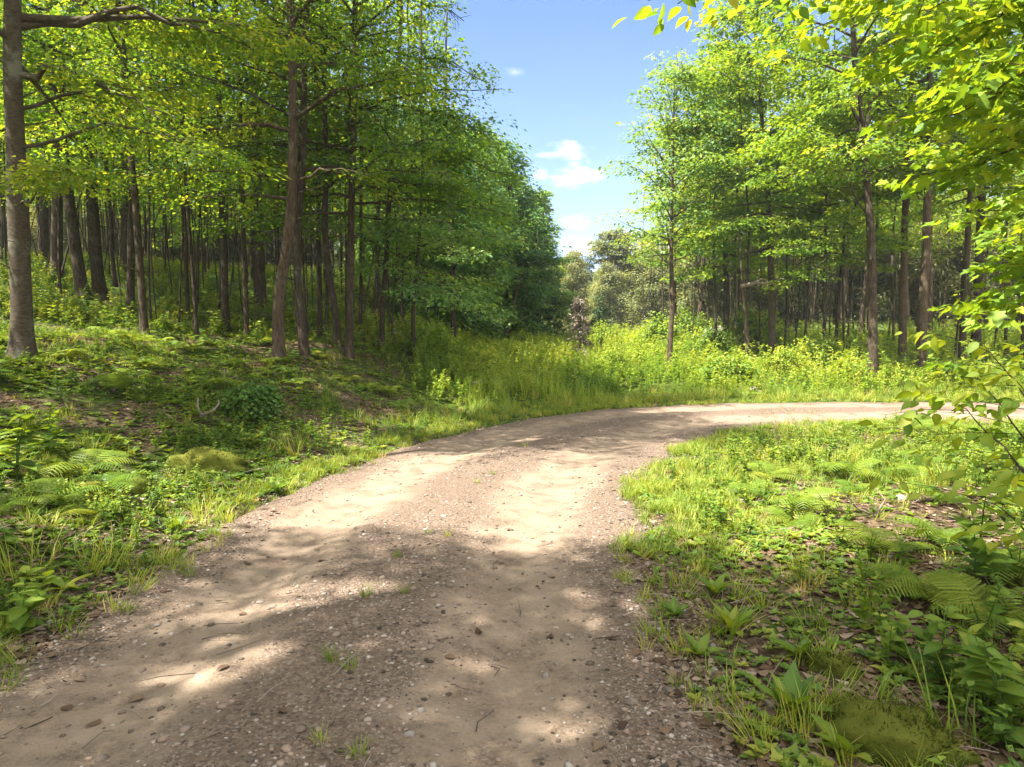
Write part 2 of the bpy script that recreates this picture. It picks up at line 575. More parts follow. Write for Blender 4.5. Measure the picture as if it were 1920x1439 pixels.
# ------------------------------------------------------------------ terrain and road sheets
def spaced(lo, hi, n, c0, k):
    tl = np.linspace(-1, 1, n)
    a = np.sinh(tl * k) / np.sinh(k)
    return np.where(a < 0, c0 + a * (c0 - lo), c0 + a * (hi - c0))


gx = spaced(-420, 420, 330, -0.5, 5.6)
gy = spaced(-160, 620, 360, 7.0, 5.4)
XX, YY = np.meshgrid(gx, gy)
ZZ, SO, SI, WL = terrain(XX.ravel(), YY.ravel(), True)
nx, ny = len(gx), len(gy)
ii = (np.arange(ny - 1)[:, None] * nx + np.arange(nx - 1)[None, :]).ravel()
T_ = np.concatenate([np.stack([ii, ii + 1, ii + nx + 1], -1), np.stack([ii, ii + nx + 1, ii + nx], -1)])
mb = MB()
edge = np.maximum(SO, SI)
gt = np.where(SO > 0, np.where(WL > .5, 0.56 + 0.2 * sst(7, 12, SO), 0.75), 0.32 + 0.3 * sst(5.5, 7.5, YY.ravel()))
mb.add(np.column_stack([XX.ravel(), YY.ravel(), ZZ]), T_, gt)
tag(obj('ground', mb.mesh('ground', M['floor'], True)), 'uneven forest floor of leaf litter and moss beside the road', 'ground', kind='structure')

keep = [0.0]
s_al = [0.0]
while s_al[-1] < CS[-1] - 0.3:
    i_ = np.searchsorted(CS, s_al[-1])
    d_ = np.hypot(*CL[min(i_, len(CL) - 1)])
    s_al.append(s_al[-1] + 0.05 + 0.012 * d_)
s_al = np.array(s_al)
us = np.linspace(-2.15, 2.15, 61)
cx = np.interp(s_al, CS, CL[:, 0])
cy = np.interp(s_al, CS, CL[:, 1])
tx_ = np.interp(s_al, CS, CT[:, 0])
ty_ = np.interp(s_al, CS, CT[:, 1])
RX = cx[:, None] - ty_[:, None] * us[None]
RY = cy[:, None] + tx_[:, None] * us[None]
UU = us[None] + 0 * RX


def road_profile(x, y, u_):
    z = 0.035 - 0.05 * np.exp(-((u_ - .88) / .34) ** 2) - 0.05 * np.exp(-((u_ + .80) / .34) ** 2) - 0.012 * u_ * u_
    z = z + 0.016 * vn(x / .6, y / .6, 21) + 0.010 * vn(x / .17, y / .17, 22) + 0.012 * vn(x / 1.6, y / 1.6, 23)
    return z - 0.14 * sst(1.62, 2.1, np.abs(u_))


RZ = road_profile(RX, RY, UU)
nr, nc = RX.shape
ii = (np.arange(nr - 1)[:, None] * nc + np.arange(nc - 1)[None, :]).ravel()
T_ = np.concatenate([np.stack([ii, ii + nc + 1, ii + 1], -1), np.stack([ii, ii + nc, ii + nc + 1], -1)])
mb = MB()
mb.add(np.column_stack([RX.ravel(), RY.ravel(), RZ.ravel()]), T_)
me = mb.mesh('road', M['road'], True)
uvl = me.uv_layers.new(name='UVMap')
uvd = np.column_stack([UU.ravel(), np.repeat(s_al, nc)])
uvl.data.foreach_set('uv', uvd[T_.ravel()].astype(np.float32).ravel())
tag(obj('road', me), 'curving unpaved gravel and dirt road with two worn wheel tracks', 'road', kind='structure')


def ground_z(x, y):
    """surface height: road sheet inside the carriageway, terrain outside"""
    sd, al = road_sd(x, y)
    z = terrain(x, y)
    zr = road_profile(np.atleast_1d(x), np.atleast_1d(y), sd)
    return np.where(np.abs(sd) < 2.0, np.maximum(z, zr), z)


# ------------------------------------------------------------------ sun gaps in the canopy (where the photo's road is sunlit)
GAPS = []


def gap(px, py, rx, ry, k=1.0, ang=0.0, z=0.0):
    p_ = G0(px, py, z)
    d_ = p_[1]
    p_ = p_ - SUN * (z / SUN[2])
    GAPS.append((p_[0], p_[1], rx / F * d_, ry * d_ * d_ / (CAMZ * F), k))


# the long sunlit band across the road
gap(1080, 938, 170, 60)
gap(930, 945, 190, 40)
gap(760, 958, 170, 32)
gap(660, 975, 110, 14, .9)
gap(1150, 985, 60, 26, .8)
# streaks beyond it
gap(880, 857, 75, 7, .9)
gap(1060, 856, 60, 6, .8)
gap(1180, 866, 60, 8, .9)
gap(990, 826, 30, 3, .9)
# patches in the foreground
gap(570, 1138, 66, 11)
gap(420, 1258, 105, 20, .95)
gap(510, 1232, 40, 12, .95)
gap(300, 1250, 24, 14, .9)
gap(705, 1222, 30, 9)
gap(1110, 1165, 32, 12)
gap(1200, 1140, 36, 18, .9)
gap(1030, 1025, 60, 10, .8)
gap(1040, 1370, 60, 30, .8)
gap(1090, 1335, 60, 18, .7)
gap(660, 1390, 70, 16, .6)
gap(150, 1190, 50, 14, .9)
gap(270, 915, 90, 30, .9, z=.3)
gap(330, 960, 60, 20, .8, z=.2)
# far side of the bend and the inner verge stand in full sun
for q in [(1480, 768, 110, 14), (1600, 772, 120, 16), (1720, 774, 120, 18), (1840, 775, 120, 20), (1330, 768, 60, 4), (1230, 772, 60, 2)]:
    gap(*q)
for q in [(1300, 930, 110, 80), (1420, 900, 150, 90), (1600, 900, 190, 100), (1800, 880, 190, 100), (1250, 970, 70, 30), (1450, 1000, 160, 45), (1640, 960, 190, 80)]:
    gap(*q)
for q in [(1350, 690, 220, 40), (1150, 700, 110, 26), (1600, 700, 300, 34)]:
    gap(*q)
for q in [(300, 690, 130, 16, .9, 0, 1.4), (480, 700, 110, 14, .9, 0, 1.2), (600, 712, 90, 14, .9, 0, 1.0), (760, 748, 110, 14, .9, 0, .5), (120, 640, 60, 20, .9, 0, 1.5),
          (650, 775, 90, 10, .9, 0, .5), (110, 740, 90, 14, .8, 0, 1.1), (330, 780, 80, 14, .8, 0, .9), (520, 800, 70, 12, .9, 0, .6), (890, 760, 60, 8, .9, 0, .1)]:
    gap(*q)
GAPS += [(2.7 - SUN[0] * z_ / SUN[2], 26.8 - SUN[1] * z_ / SUN[2], 1.1, 1.1, 1.0) for z_ in (1.0, 2.0, 3.0)]
GAPS += [(3.9, 5.2, 1.4, .9, 1.0)]
rq = np.random.default_rng(64)
for _ in range(22):
    gap(rq.uniform(150, 1250), rq.uniform(1010, 1430), rq.uniform(14, 34), rq.uniform(6, 11), .7)
GA = np.array(GAPS)


def gap_keep(pos, rng):
    """pos world (n,3) -> keep mask"""
    k = (pos[:, 2]) / SUN[2]
    gx_ = pos[:, 0] - SUN[0] * k
    gy_ = pos[:, 1] - SUN[1] * k
    out = np.ones(len(pos), bool)
    wob = 0.35 * vn(gx_ / .22, gy_ / .22, 31) + 0.3 * vn(gx_ / .6, gy_ / .6, 32)
    for (cx_, cy_, rx, ry, kk) in GA:
        rx2, ry2 = max(rx, .10), max(ry, .10)
        d_ = np.sqrt(((gx_ - cx_) / rx2) ** 2 + ((gy_ - cy_) / ry2) ** 2) + wob * min(1, .35 / rx2 + .5)
        out &= ~((d_ < 1.0) & (rng.random(len(pos)) < kk))
    return out


# ------------------------------------------------------------------ trees
def limb_set(rng, mbw, trunk_at, r_at, z0, z1, Rad, nl, bias=(0, 0), low=5, high=58, prof='forest', droop=.18, twig=.45, sr=.42, kk=5, notwig=False, dens=1.0, base=None, clip=None, carve=False, wr=1.0):
    SP = []
    az0 = rng.random() * 6.28
    for i in range(nl):
        tt = (i + rng.random()) / nl
        zc = z0 + (z1 - z0) * tt
        p = trunk_at(zc)
        az = az0 + i * 2.399 + rng.normal(0, .35)
        if prof == 'forest':
            pr = min(1, .62 + 1.2 * tt) * (max(0, 1 - tt) ** .55) * 1.12 + .10
        elif prof == 'round':
            pr = math.sin(PI * min(1, .12 + .88 * tt)) ** .6 + .08
        elif prof == 'vase':
            pr = min(1, .35 + 1.1 * tt) * (max(0, 1.02 - tt) ** .4) + .08
        else:
            pr = (1 - tt) ** .85 + .04
        L = Rad * pr * (.7 + .5 * rng.random())
        L *= 1 + bias[1] * math.cos(az - bias[0])
        L = max(L, .25)
        el = math.radians(low + (high - low) * tt + rng.normal(0, 9))
        d_ = np.array([math.cos(az) * math.cos(el), math.sin(az) * math.cos(el), math.sin(el)])
        s_ = np.linspace(0, 1, 6)
        wob = rng.normal(0, .035 * L, (6, 3))
        wob[0] = 0
        wob = np.cumsum(wob, 0) * .5
        pts = p + d_ * (L * s_)[:, None] + np.array([0, 0, -1]) * (droop * L * s_ ** 2)[:, None] + wob
        if clip is not None:
            while L > .4 and not clip(pts + base).all():
                pts = p + (pts - p) * .8
                L *= .8
        if carve and gap_keep(pts[2:] + base, rng).sum() <= 2:
            continue
        r0 = wr * min(r_at(zc) * .55, .010 + .014 * L)
        tube(mbw, pts, np.linspace(r0, .005, 6), kk, .5)
        nt = max(2, int((3 + L * 2.6) * dens))
        for j in range(nt):
            f = .22 + .78 * (j + rng.random()) / nt
            q = np.array([np.interp(f, s_, pts[:, c_]) for c_ in range(3)])
            sgn = 1 if j % 2 else -1
            a2 = az + sgn * math.radians(rng.uniform(30, 75))
            l2 = (L * twig * (1 - .6 * f) + .18) * rng.uniform(.7, 1.2)
            e2 = el * .45 + rng.normal(0, .16)
            d2 = np.array([math.cos(a2) * math.cos(e2), math.sin(a2) * math.cos(e2), math.sin(e2)])
            q2 = q + d2 * l2 + np.array([0, 0, -.12 * l2])
            if clip is not None and not clip(q2[None] + base)[0]:
                continue
            if carve and not gap_keep(q2[None] + base, rng)[0]:
                continue
            if not notwig:
                tube(mbw, [q, q + d2 * l2 * .5, q2], [.007, .005, .003], 3, .5)
            ns = max(1, int(l2 / .34))
            tn = rng.normal(.45, .21)
            for k_ in range(ns):
                g_ = (k_ + .6 + .4 * rng.random()) / ns
                c_ = q + (q2 - q) * g_
                SP.append((*c_, math.cos(a2), math.sin(a2), sr * rng.uniform(.7, 1.25), tn))
        SP.append((*pts[-1], math.cos(az), math.sin(az), sr, rng.normal(.5, .15)))
        if el > .8:
            SP.append((*(pts[-1] * .4 + pts[-2] * .6), math.cos(az), math.sin(az), sr, rng.normal(.5, .15)))
    return np.array(SP)


def leaf_cloud(mbl, SP, per, size, rng, tmpl=DIAM, base=(0, 0, 0), carve=False, flat=.065, lean=.36, jit=.36, clip=None):
    n = len(SP)
    idx = np.repeat(np.arange(n), per)
    m_ = len(idx)
    r = SP[idx, 5] * np.sqrt(rng.random(m_))
    a = rng.random(m_) * 2 * PI
    off = np.column_stack([r * np.cos(a), r * np.sin(a), rng.normal(0, 1, m_) * flat * (SP[idx, 5] / .42)])
    out = SP[idx, 3:5]
    along = off[:, 0] * out[:, 0] + off[:, 1] * out[:, 1]
    off[:, 2] -= lean * np.abs(along) * .6 + lean * along * .4
    pos = SP[idx, :3] + off
    tint = SP[idx, 6] + rng.normal(0, .13, m_) + (rng.random(m_) < .02) * .3
    if carve:
        kp = gap_keep(pos + np.asarray(base), rng)
        pos, tint, idx, out, off, m_ = pos[kp], tint[kp], idx[kp], out[kp], off[kp], int(kp.sum())
    if clip is not None:
        kp = clip(pos + np.asarray(base))
        pos, tint, idx, out, off, m_ = pos[kp], tint[kp], idx[kp], out[kp], off[kp], int(kp.sum())
    d_ = np.column_stack([out * .6 + off[:, :2] / (SP[idx, 5:6] + .01) + rng.normal(0, .45, (m_, 2)), rng.normal(-.28, .25, m_)])
    nr_ = np.column_stack([rng.normal(0, jit, m_) + .25 * out[:, 0], rng.normal(0, jit, m_) + .25 * out[:, 1], np.ones(m_)])
    leaves(mbl, tmpl, pos, d_, nr_, size * rng.uniform(.5, 1.32, m_), np.clip(tint, 0, 1))


def flare(seed, k=.55, hh=.22, z0=0):
    def f(z, th):
        lob = 1 + .35 * np.sin(th * 3 + seed) + .2 * np.sin(th * 5 + 2 * seed)
        return 1 + k * np.exp(-np.clip(z - z0, 0, None)[:, None] / hh) * lob[None] * .8 + .03 * np.sin(th * 4 + seed)[None] + .02 * np.sin(z[:, None] * 3.1 + 2 * th[None])
    return f


def trunk_curve(pts, H, rng, wob=.05):
    """pts (n,3) relative to base, extended to height H"""
    pts = [np.asarray(p, float) for p in pts]
    d_ = unit(pts[-1] - pts[-2]) if len(pts) > 1 else np.array([0, 0, 1.])
    d_ = unit(d_ * .5 + np.array([0, 0, .5]))
    while pts[-1][2] < H:
        pts.append(pts[-1] + d_ * 1.2 + rng.normal(0, wob, 3) * np.array([1, 1, 0]))
    A = np.array(pts)
    zz = np.concatenate([[-.25], np.linspace(0, .6, 5), np.arange(.9, H, .35), [H]])
    C = np.column_stack([np.interp(zz, A[:, 2], A[:, 0]), np.interp(zz, A[:, 2], A[:, 1]), zz])
    C[:, 0] += wob * .35 * vn(zz / .9, zz * 0 + rng.random() * 90, 4)
    C[:, 1] += wob * .35 * vn(zz / .9, zz * 0 + rng.random() * 90, 6)
    for _ in range(2):
        C[2:-1] = .25 * C[1:-2] + .5 * C[2:-1] + .25 * C[3:]
    return C


TREES = {}


def main_tree(name, label, base, d, pts, wpx, H, cb, Rad, nl, per, size, lmat, bark, bias=(0, 0), prof='forest', low=5, high=58, sr=.36,
              carve=True, taper=.75, tmpl=DIAM, extra=None, clip=None, seed=None, group=None, droop=.18, ctop=None, sides=12, cat='tree', dens=1.0):
    rng = np.random.default_rng(seed if seed is not None else int(abs(base[0]) * 13 + abs(base[1]) * 7) % 99991)
    bx = P(base[0], base[1], d)[0]
    z_ = tz(bx, d)
    B = np.array([bx, d, z_])
    rel = [np.zeros(3)] + [P(px, py, d) - B for px, py in pts]
    rel = [r for i, r in enumerate(rel) if i == 0 or r[2] > .1]
    C = trunk_curve(rel, H, rng)
    r0 = wpx / 2 / F * d
    rad = r0 * np.clip(1 - taper * (C[:, 2] / H), .06, 1)
    root = empty(name, B, label, cat, group)
    mw = MB()
    tube(mw, C, rad, sides, .5, flare(rng.random() * 6))
    ta = lambda z: np.array([np.interp(z, C[:, 2], C[:, 0]), np.interp(z, C[:, 2], C[:, 1]), z])
    ra = lambda z: float(np.interp(z, C[:, 2], rad))
    for _ in range(9):
        zc = rng.uniform(.7, cb + 1.5)
        az = rng.random() * 6.28
        l_ = rng.uniform(.12, .95)
        p0 = ta(zc)
        d0 = np.array([math.cos(az), math.sin(az), rng.uniform(-.1, .5)])
        tube(mw, [p0, p0 + d0 * l_ * .5 + rng.normal(0, .03, 3), p0 + d0 * l_ + rng.normal(0, .06, 3)], np.array([.014, .009, .004]) * rng.uniform(.6, 1.2), 4)
    ml = MB()
    SP = limb_set(rng, mw, ta, ra, cb, (ctop or H) - .1, Rad, nl, bias, low, high, prof, droop, sr=sr, dens=dens, base=B, clip=clip, carve=carve)
    if extra:
        for (tz0, tip, r_, mid) in extra:  # hand placed limbs: start height, tip (px,py,depth), radius, sag
            p0 = ta(tz0 - z_)
            p1 = P(*tip) - B
            while clip is not None and not clip(p1[None] + B)[0]:
                p1 = p0 + (p1 - p0) * .93
            s_ = np.linspace(0, 1, 9)
            wv = rng.normal(0, .02 * np.linalg.norm(p1 - p0), (9, 3))
            wv[0] = wv[-1] = 0
            pl = p0 + (p1 - p0) * s_[:, None] + np.array([0, 0, 1]) * (mid * np.sin(s_ * PI))[:, None] + wv
            tube(mw, pl, np.linspace(r_, .008, 9), 6)
            az = math.atan2(p1[1] - p0[1], p1[0] - p0[0])
            Lm = np.linalg.norm(p1 - p0)
            for j in range(int(5 + Lm * 5)):
                f = .35 + .65 * rng.random()
                q = np.array([np.interp(f, s_, pl[:, c_]) for c_ in range(3)])
                a2 = az + rng.choice([-1, 1]) * rng.uniform(.4, 1.2)
                l2 = rng.uniform(.3, 1.0) * (1.2 - .6 * f)
                q2 = q + np.array([math.cos(a2), math.sin(a2), rng.normal(-.05, .12)]) * l2
                tube(mw, [q, (q + q2) / 2, q2], [.008, .006, .003], 3)
                SP = np.vstack([SP, [(*q2, math.cos(a2), math.sin(a2), sr, rng.normal(.5, .15)),
                                     (*((q + q2) / 2), math.cos(a2), math.sin(a2), sr, rng.normal(.5, .15))]])
    leaf_cloud(ml, SP, per, size, rng, tmpl, B, carve, clip=clip)
    obj('trunk', mw.mesh('trunk', bark, True), root)
    obj('crown', ml.mesh('crown', lmat), root)
    TREES[label] = root
    return root


def proto_tree(seed, H, r0, cb, Rad, nl, per, size, lmat, bark, prof='forest', low=5, high=55, sr=.5, name='tree', droop=.18, lean=.3, sides=8, notwig=False, dens=.8, flat=.10, tmpl=DIAM):
    rng = np.random.default_rng(seed)
    C = trunk_curve([np.zeros(3), np.array([rng.normal(0, lean * .4), rng.normal(0, lean * .4), H * .4]),
                     np.array([rng.normal(0, lean), rng.normal(0, lean), H * .8])], H, rng, .08)
    rad = r0 * np.clip(1 - .8 * (C[:, 2] / H), .08, 1)
    mw, ml = MB(), MB()
    tube(mw, C, rad, sides, .5, flare(seed))
    ta = lambda z: np.array([np.interp(z, C[:, 2], C[:, 0]), np.interp(z, C[:, 2], C[:, 1]), z])
    ra = lambda z: float(np.interp(z, C[:, 2], rad))
    SP = limb_set(rng, mw, ta, ra, cb, H - .1, Rad, nl, (0, 0), low, high, prof, droop, sr=sr, kk=4, notwig=notwig, dens=dens)
    leaf_cloud(ml, SP, per, size, rng, flat=flat, tmpl=tmpl)
    root = empty(name, (0, 0, 0))
    obj('trunk', mw.mesh('trunk', bark, True), root)
    obj('crown', ml.mesh('crown', lmat), root)
    return root


def clip_left(p):
    """left-hand wood keeps its crowns out of the open strip of sky over the clearing"""
    yv = np.maximum(p[:, 1], 1)
    u_ = p[:, 0] / yv
    v_ = (p[:, 2] - CAMZ) / yv
    lim = np.interp(v_, [-.2, .1, .22, .30, .42, .55, 1.0], [.06, .03, .0, .005, -.03, -.07, -.05])
    return (u_ < lim + .018 * vn(p[:, 2] * 1.1, p[:, 1], 41) + .012 * vn(p[:, 2] * 3.1, p[:, 1] * 3, 43))


LM, RM = M['leaf_left'], M['leaf_right']
TO_R = 0.15
# --- the left-hand edge of the wood
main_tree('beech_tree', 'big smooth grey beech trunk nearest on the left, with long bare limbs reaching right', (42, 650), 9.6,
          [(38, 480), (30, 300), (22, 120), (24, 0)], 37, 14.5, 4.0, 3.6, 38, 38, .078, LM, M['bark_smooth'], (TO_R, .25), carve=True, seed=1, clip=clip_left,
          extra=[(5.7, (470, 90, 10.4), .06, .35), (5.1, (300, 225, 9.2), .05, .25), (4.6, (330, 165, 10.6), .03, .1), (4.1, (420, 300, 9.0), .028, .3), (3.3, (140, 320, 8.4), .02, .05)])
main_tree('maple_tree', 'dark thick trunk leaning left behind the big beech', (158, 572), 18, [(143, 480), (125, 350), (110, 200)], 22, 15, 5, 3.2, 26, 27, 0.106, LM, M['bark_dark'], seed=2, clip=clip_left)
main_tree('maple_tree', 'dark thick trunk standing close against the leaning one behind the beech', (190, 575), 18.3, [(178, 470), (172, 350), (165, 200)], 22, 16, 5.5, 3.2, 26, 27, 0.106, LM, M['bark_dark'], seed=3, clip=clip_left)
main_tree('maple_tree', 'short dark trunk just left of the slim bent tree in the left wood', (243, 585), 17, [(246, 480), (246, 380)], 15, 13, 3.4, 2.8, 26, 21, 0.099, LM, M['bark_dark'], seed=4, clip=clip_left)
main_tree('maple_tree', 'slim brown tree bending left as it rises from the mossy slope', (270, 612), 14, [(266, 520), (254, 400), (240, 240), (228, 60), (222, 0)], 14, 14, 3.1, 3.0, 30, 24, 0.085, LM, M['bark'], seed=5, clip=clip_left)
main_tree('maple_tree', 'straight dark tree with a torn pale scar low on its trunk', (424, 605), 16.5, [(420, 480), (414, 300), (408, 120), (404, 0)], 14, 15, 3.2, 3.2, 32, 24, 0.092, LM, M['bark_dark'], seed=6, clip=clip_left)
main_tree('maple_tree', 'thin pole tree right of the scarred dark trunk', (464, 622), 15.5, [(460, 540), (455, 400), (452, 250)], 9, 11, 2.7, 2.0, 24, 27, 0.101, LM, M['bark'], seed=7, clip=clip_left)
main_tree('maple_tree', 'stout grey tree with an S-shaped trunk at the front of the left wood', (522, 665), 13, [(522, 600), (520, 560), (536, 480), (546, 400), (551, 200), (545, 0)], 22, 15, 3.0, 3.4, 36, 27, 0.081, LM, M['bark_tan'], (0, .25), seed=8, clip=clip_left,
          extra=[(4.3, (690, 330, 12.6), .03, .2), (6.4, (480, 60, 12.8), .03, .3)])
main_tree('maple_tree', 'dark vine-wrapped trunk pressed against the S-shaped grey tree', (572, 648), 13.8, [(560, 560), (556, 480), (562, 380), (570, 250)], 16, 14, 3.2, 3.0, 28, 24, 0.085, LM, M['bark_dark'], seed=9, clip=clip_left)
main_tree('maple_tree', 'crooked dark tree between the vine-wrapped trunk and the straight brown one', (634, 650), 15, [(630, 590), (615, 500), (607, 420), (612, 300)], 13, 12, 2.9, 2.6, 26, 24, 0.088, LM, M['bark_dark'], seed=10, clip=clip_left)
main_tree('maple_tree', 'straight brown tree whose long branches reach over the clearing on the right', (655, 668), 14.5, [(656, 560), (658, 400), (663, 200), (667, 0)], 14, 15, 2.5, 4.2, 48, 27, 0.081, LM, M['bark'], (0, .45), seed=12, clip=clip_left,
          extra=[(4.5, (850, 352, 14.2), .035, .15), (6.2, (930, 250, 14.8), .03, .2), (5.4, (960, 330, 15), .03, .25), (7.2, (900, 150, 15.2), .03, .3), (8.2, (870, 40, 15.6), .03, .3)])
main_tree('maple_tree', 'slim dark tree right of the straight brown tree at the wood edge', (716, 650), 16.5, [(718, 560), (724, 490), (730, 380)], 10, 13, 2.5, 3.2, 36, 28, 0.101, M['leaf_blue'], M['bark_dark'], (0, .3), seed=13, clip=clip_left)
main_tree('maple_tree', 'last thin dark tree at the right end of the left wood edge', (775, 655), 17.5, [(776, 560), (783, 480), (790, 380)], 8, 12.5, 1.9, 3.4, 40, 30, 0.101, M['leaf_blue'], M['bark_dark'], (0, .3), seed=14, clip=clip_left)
main_tree('maple_tree', 'leafy tree filling the wood edge above the shaded meadow', (850, 640), 25, [(848, 500), (845, 400)], 11, 12, 1.8, 3.0, 44, 28, 0.126, M['leaf_blue'], M['bark_dark'], seed=15, clip=clip_left)
# trees beside the road just outside the view, they throw the foreground shade
OFF = [(-6.2, 1.5, 14, 4.0, 'tall tree beside the road just outside the left of the view'),
       (-5.4, -0.6, 14, 3.9, 'tall tree beside the road left of the viewer'),
       (-5.2, -3.0, 15, 4.2, 'tall tree beside the road behind the viewer on the left'),
       (-6.4, 6.6, 15, 3.8, 'tall tree up the bank just outside the left of the view'),
       (-8.8, 8.4, 16, 3.8, 'third tall tree up the bank, nearest to the big beech but out of view'),
       (-8.6, 0.3, 15, 3.6, 'second tall tree up the bank left of the viewer'),
       (-4.6, -6.8, 13, 3.6, 'tree further back along the road behind the viewer')]
for i, (x, y, h, r_, lab) in enumerate(OFF):
    rng = np.random.default_rng(200 + i)
    B = np.array([x, y, tz(x, y)])
    C = trunk_curve([np.zeros(3), np.array([rng.normal(0, .1), -.25, h * .6])], h, rng, .02)
    rad = .17 * np.clip(1 - 1.05 * C[:, 2] / h, .02, 1)
    mw, ml = MB(), MB()
    tube(mw, C, rad, 10, .5, flare(i))
    SP = limb_set(rng, mw, lambda z: np.array([np.interp(z, C[:, 2], C[:, 0]), np.interp(z, C[:, 2], C[:, 1]), z]),
                  lambda z: float(np.interp(z, C[:, 2], rad)), 4.6, h - .1, r_, 34, (0, .2), 5, 55, 'forest', base=B, clip=clip_left, carve=True, wr=.6, notwig=True)
    leaf_cloud(ml, SP, 46, .082, rng, DIAM, B, True, clip=clip_left)
    root = empty('maple_tree', B, lab, 'tree')
    obj('trunk', mw.mesh('trunk', M['bark'], True), root)
    obj('crown', ml.mesh('crown', LM), root)

# --- right-hand side beyond the bend
main_tree('ash_tree', 'slender young tree with a thin pale trunk standing alone in the sunny clearing', (1256, 680), 23, [(1258, 620), (1262, 560), (1258, 480), (1260, 380), (1262, 250)], 11, 9.6, 3.4, 2.1, 34, 20, .13, M['leaf_blue'], M['bark_tan'],
          prof='round', low=22, high=66, sr=.36, carve=False, seed=21, droop=.05, dens=.8, taper=.85)
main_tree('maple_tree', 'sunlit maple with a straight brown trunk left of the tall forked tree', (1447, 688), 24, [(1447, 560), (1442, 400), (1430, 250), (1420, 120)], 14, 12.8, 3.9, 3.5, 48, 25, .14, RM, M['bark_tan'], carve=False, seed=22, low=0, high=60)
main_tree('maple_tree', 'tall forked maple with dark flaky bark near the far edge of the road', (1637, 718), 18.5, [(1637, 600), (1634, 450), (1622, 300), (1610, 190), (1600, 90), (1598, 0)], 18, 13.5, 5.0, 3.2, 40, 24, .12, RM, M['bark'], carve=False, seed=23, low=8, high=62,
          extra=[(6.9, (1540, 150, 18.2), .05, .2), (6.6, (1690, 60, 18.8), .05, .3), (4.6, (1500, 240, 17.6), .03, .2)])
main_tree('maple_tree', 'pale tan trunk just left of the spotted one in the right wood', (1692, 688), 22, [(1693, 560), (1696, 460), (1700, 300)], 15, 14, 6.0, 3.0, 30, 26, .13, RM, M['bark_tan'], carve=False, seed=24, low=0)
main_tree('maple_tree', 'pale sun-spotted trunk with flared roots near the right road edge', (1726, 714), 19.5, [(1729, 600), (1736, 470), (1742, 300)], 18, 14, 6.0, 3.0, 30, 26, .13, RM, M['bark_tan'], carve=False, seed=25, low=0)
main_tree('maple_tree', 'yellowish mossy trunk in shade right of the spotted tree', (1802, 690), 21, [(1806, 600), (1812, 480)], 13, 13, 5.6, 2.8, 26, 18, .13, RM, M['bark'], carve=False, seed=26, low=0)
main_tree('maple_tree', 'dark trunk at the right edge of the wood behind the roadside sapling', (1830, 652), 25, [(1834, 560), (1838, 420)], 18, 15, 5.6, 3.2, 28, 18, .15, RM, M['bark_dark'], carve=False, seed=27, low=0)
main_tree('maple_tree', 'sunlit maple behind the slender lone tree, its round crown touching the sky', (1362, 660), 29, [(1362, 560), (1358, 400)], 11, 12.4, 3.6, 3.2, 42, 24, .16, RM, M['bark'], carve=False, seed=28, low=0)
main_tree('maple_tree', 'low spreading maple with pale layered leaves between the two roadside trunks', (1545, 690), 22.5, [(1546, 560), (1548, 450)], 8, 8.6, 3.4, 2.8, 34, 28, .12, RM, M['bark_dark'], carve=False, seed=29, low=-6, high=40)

# --- repeated woodland trees (copies of a few kinds)
pole = [proto_tree(50 + i, 11 + i, (.034, .045, .06)[i], 3.9 - .4 * i, 1.3 + .2 * i, 16, 5, .17, LM, M['bark_dark'], name='pole_tree', sides=6, notwig=True, sr=.5, lean=.5) for i in range(3)]
wood = [proto_tree(60 + i, 15 + i, .14 + .03 * i, 3.6 + .5 * i, 3.0, 28, 8, .2, LM, M['bark'], name='forest_tree', sr=.6, notwig=True, lean=.5) for i in range(3)]
under = [proto_tree(70 + i, 6.0 + i, .035, 1.6, 1.8, 20, 9, .16, LM, M['bark_dark'], 'round', -5, 30, .48, 'understorey_tree', notwig=True, sides=5) for i in range(2)]
stem = [proto_tree(54 + i, 6.5 + i, .02 + .004 * i, 3.6 - .3 * i, .9, 12, 6, .14, LM, M['bark_dark'], name='thin_sapling', sides=5, notwig=True, sr=.4, lean=.6) for i in range(3)]
poler = [proto_tree(80 + i, 11 + i, (.038, .055)[i], 5.6, 1.6, 16, 9, .16, RM, M['bark'], name='pole_tree', sides=6, notwig=True, sr=.5, lean=.5) for i in range(2)]
woodr = [proto_tree(84 + i, 13 + i, .13 + .03 * i, 5.6, 3.0, 24, 10, .19, RM, M['bark_tan'], name='forest_tree', sr=.6, notwig=True, lean=.5) for i in range(2)]
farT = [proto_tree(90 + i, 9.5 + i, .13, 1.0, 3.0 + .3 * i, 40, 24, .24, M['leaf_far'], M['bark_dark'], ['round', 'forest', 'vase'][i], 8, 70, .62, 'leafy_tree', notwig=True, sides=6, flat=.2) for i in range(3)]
blueT = [proto_tree(95 + i, 10 + i, .13, .8, 2.8, 44, 24, .22, M['leaf_blue'], M['bark_dark'], ['round', 'forest'][i], 0, 70, .58, 'leafy_tree', notwig=True, sides=6, flat=.2) for i in range(2)]


def poisson(rng, n, x0, x1, y0, y1, dmin, ok, pts):
    out = []
    for _ in range(n * 40):
        if len(out) >= n:
            break
        x, y = rng.uniform(x0, x1), rng.uniform(y0, y1)
        if not ok(x, y):
            continue
        if all((x - a) ** 2 + (y - b_) ** 2 > dmin * dmin for a, b_ in pts):
            pts.append((x, y))
            out.append((x, y))
    return out


rg = np.random.default_rng(5)
used = [tuple(o.location[:2]) for o in TREES.values()]
USEDP = set()


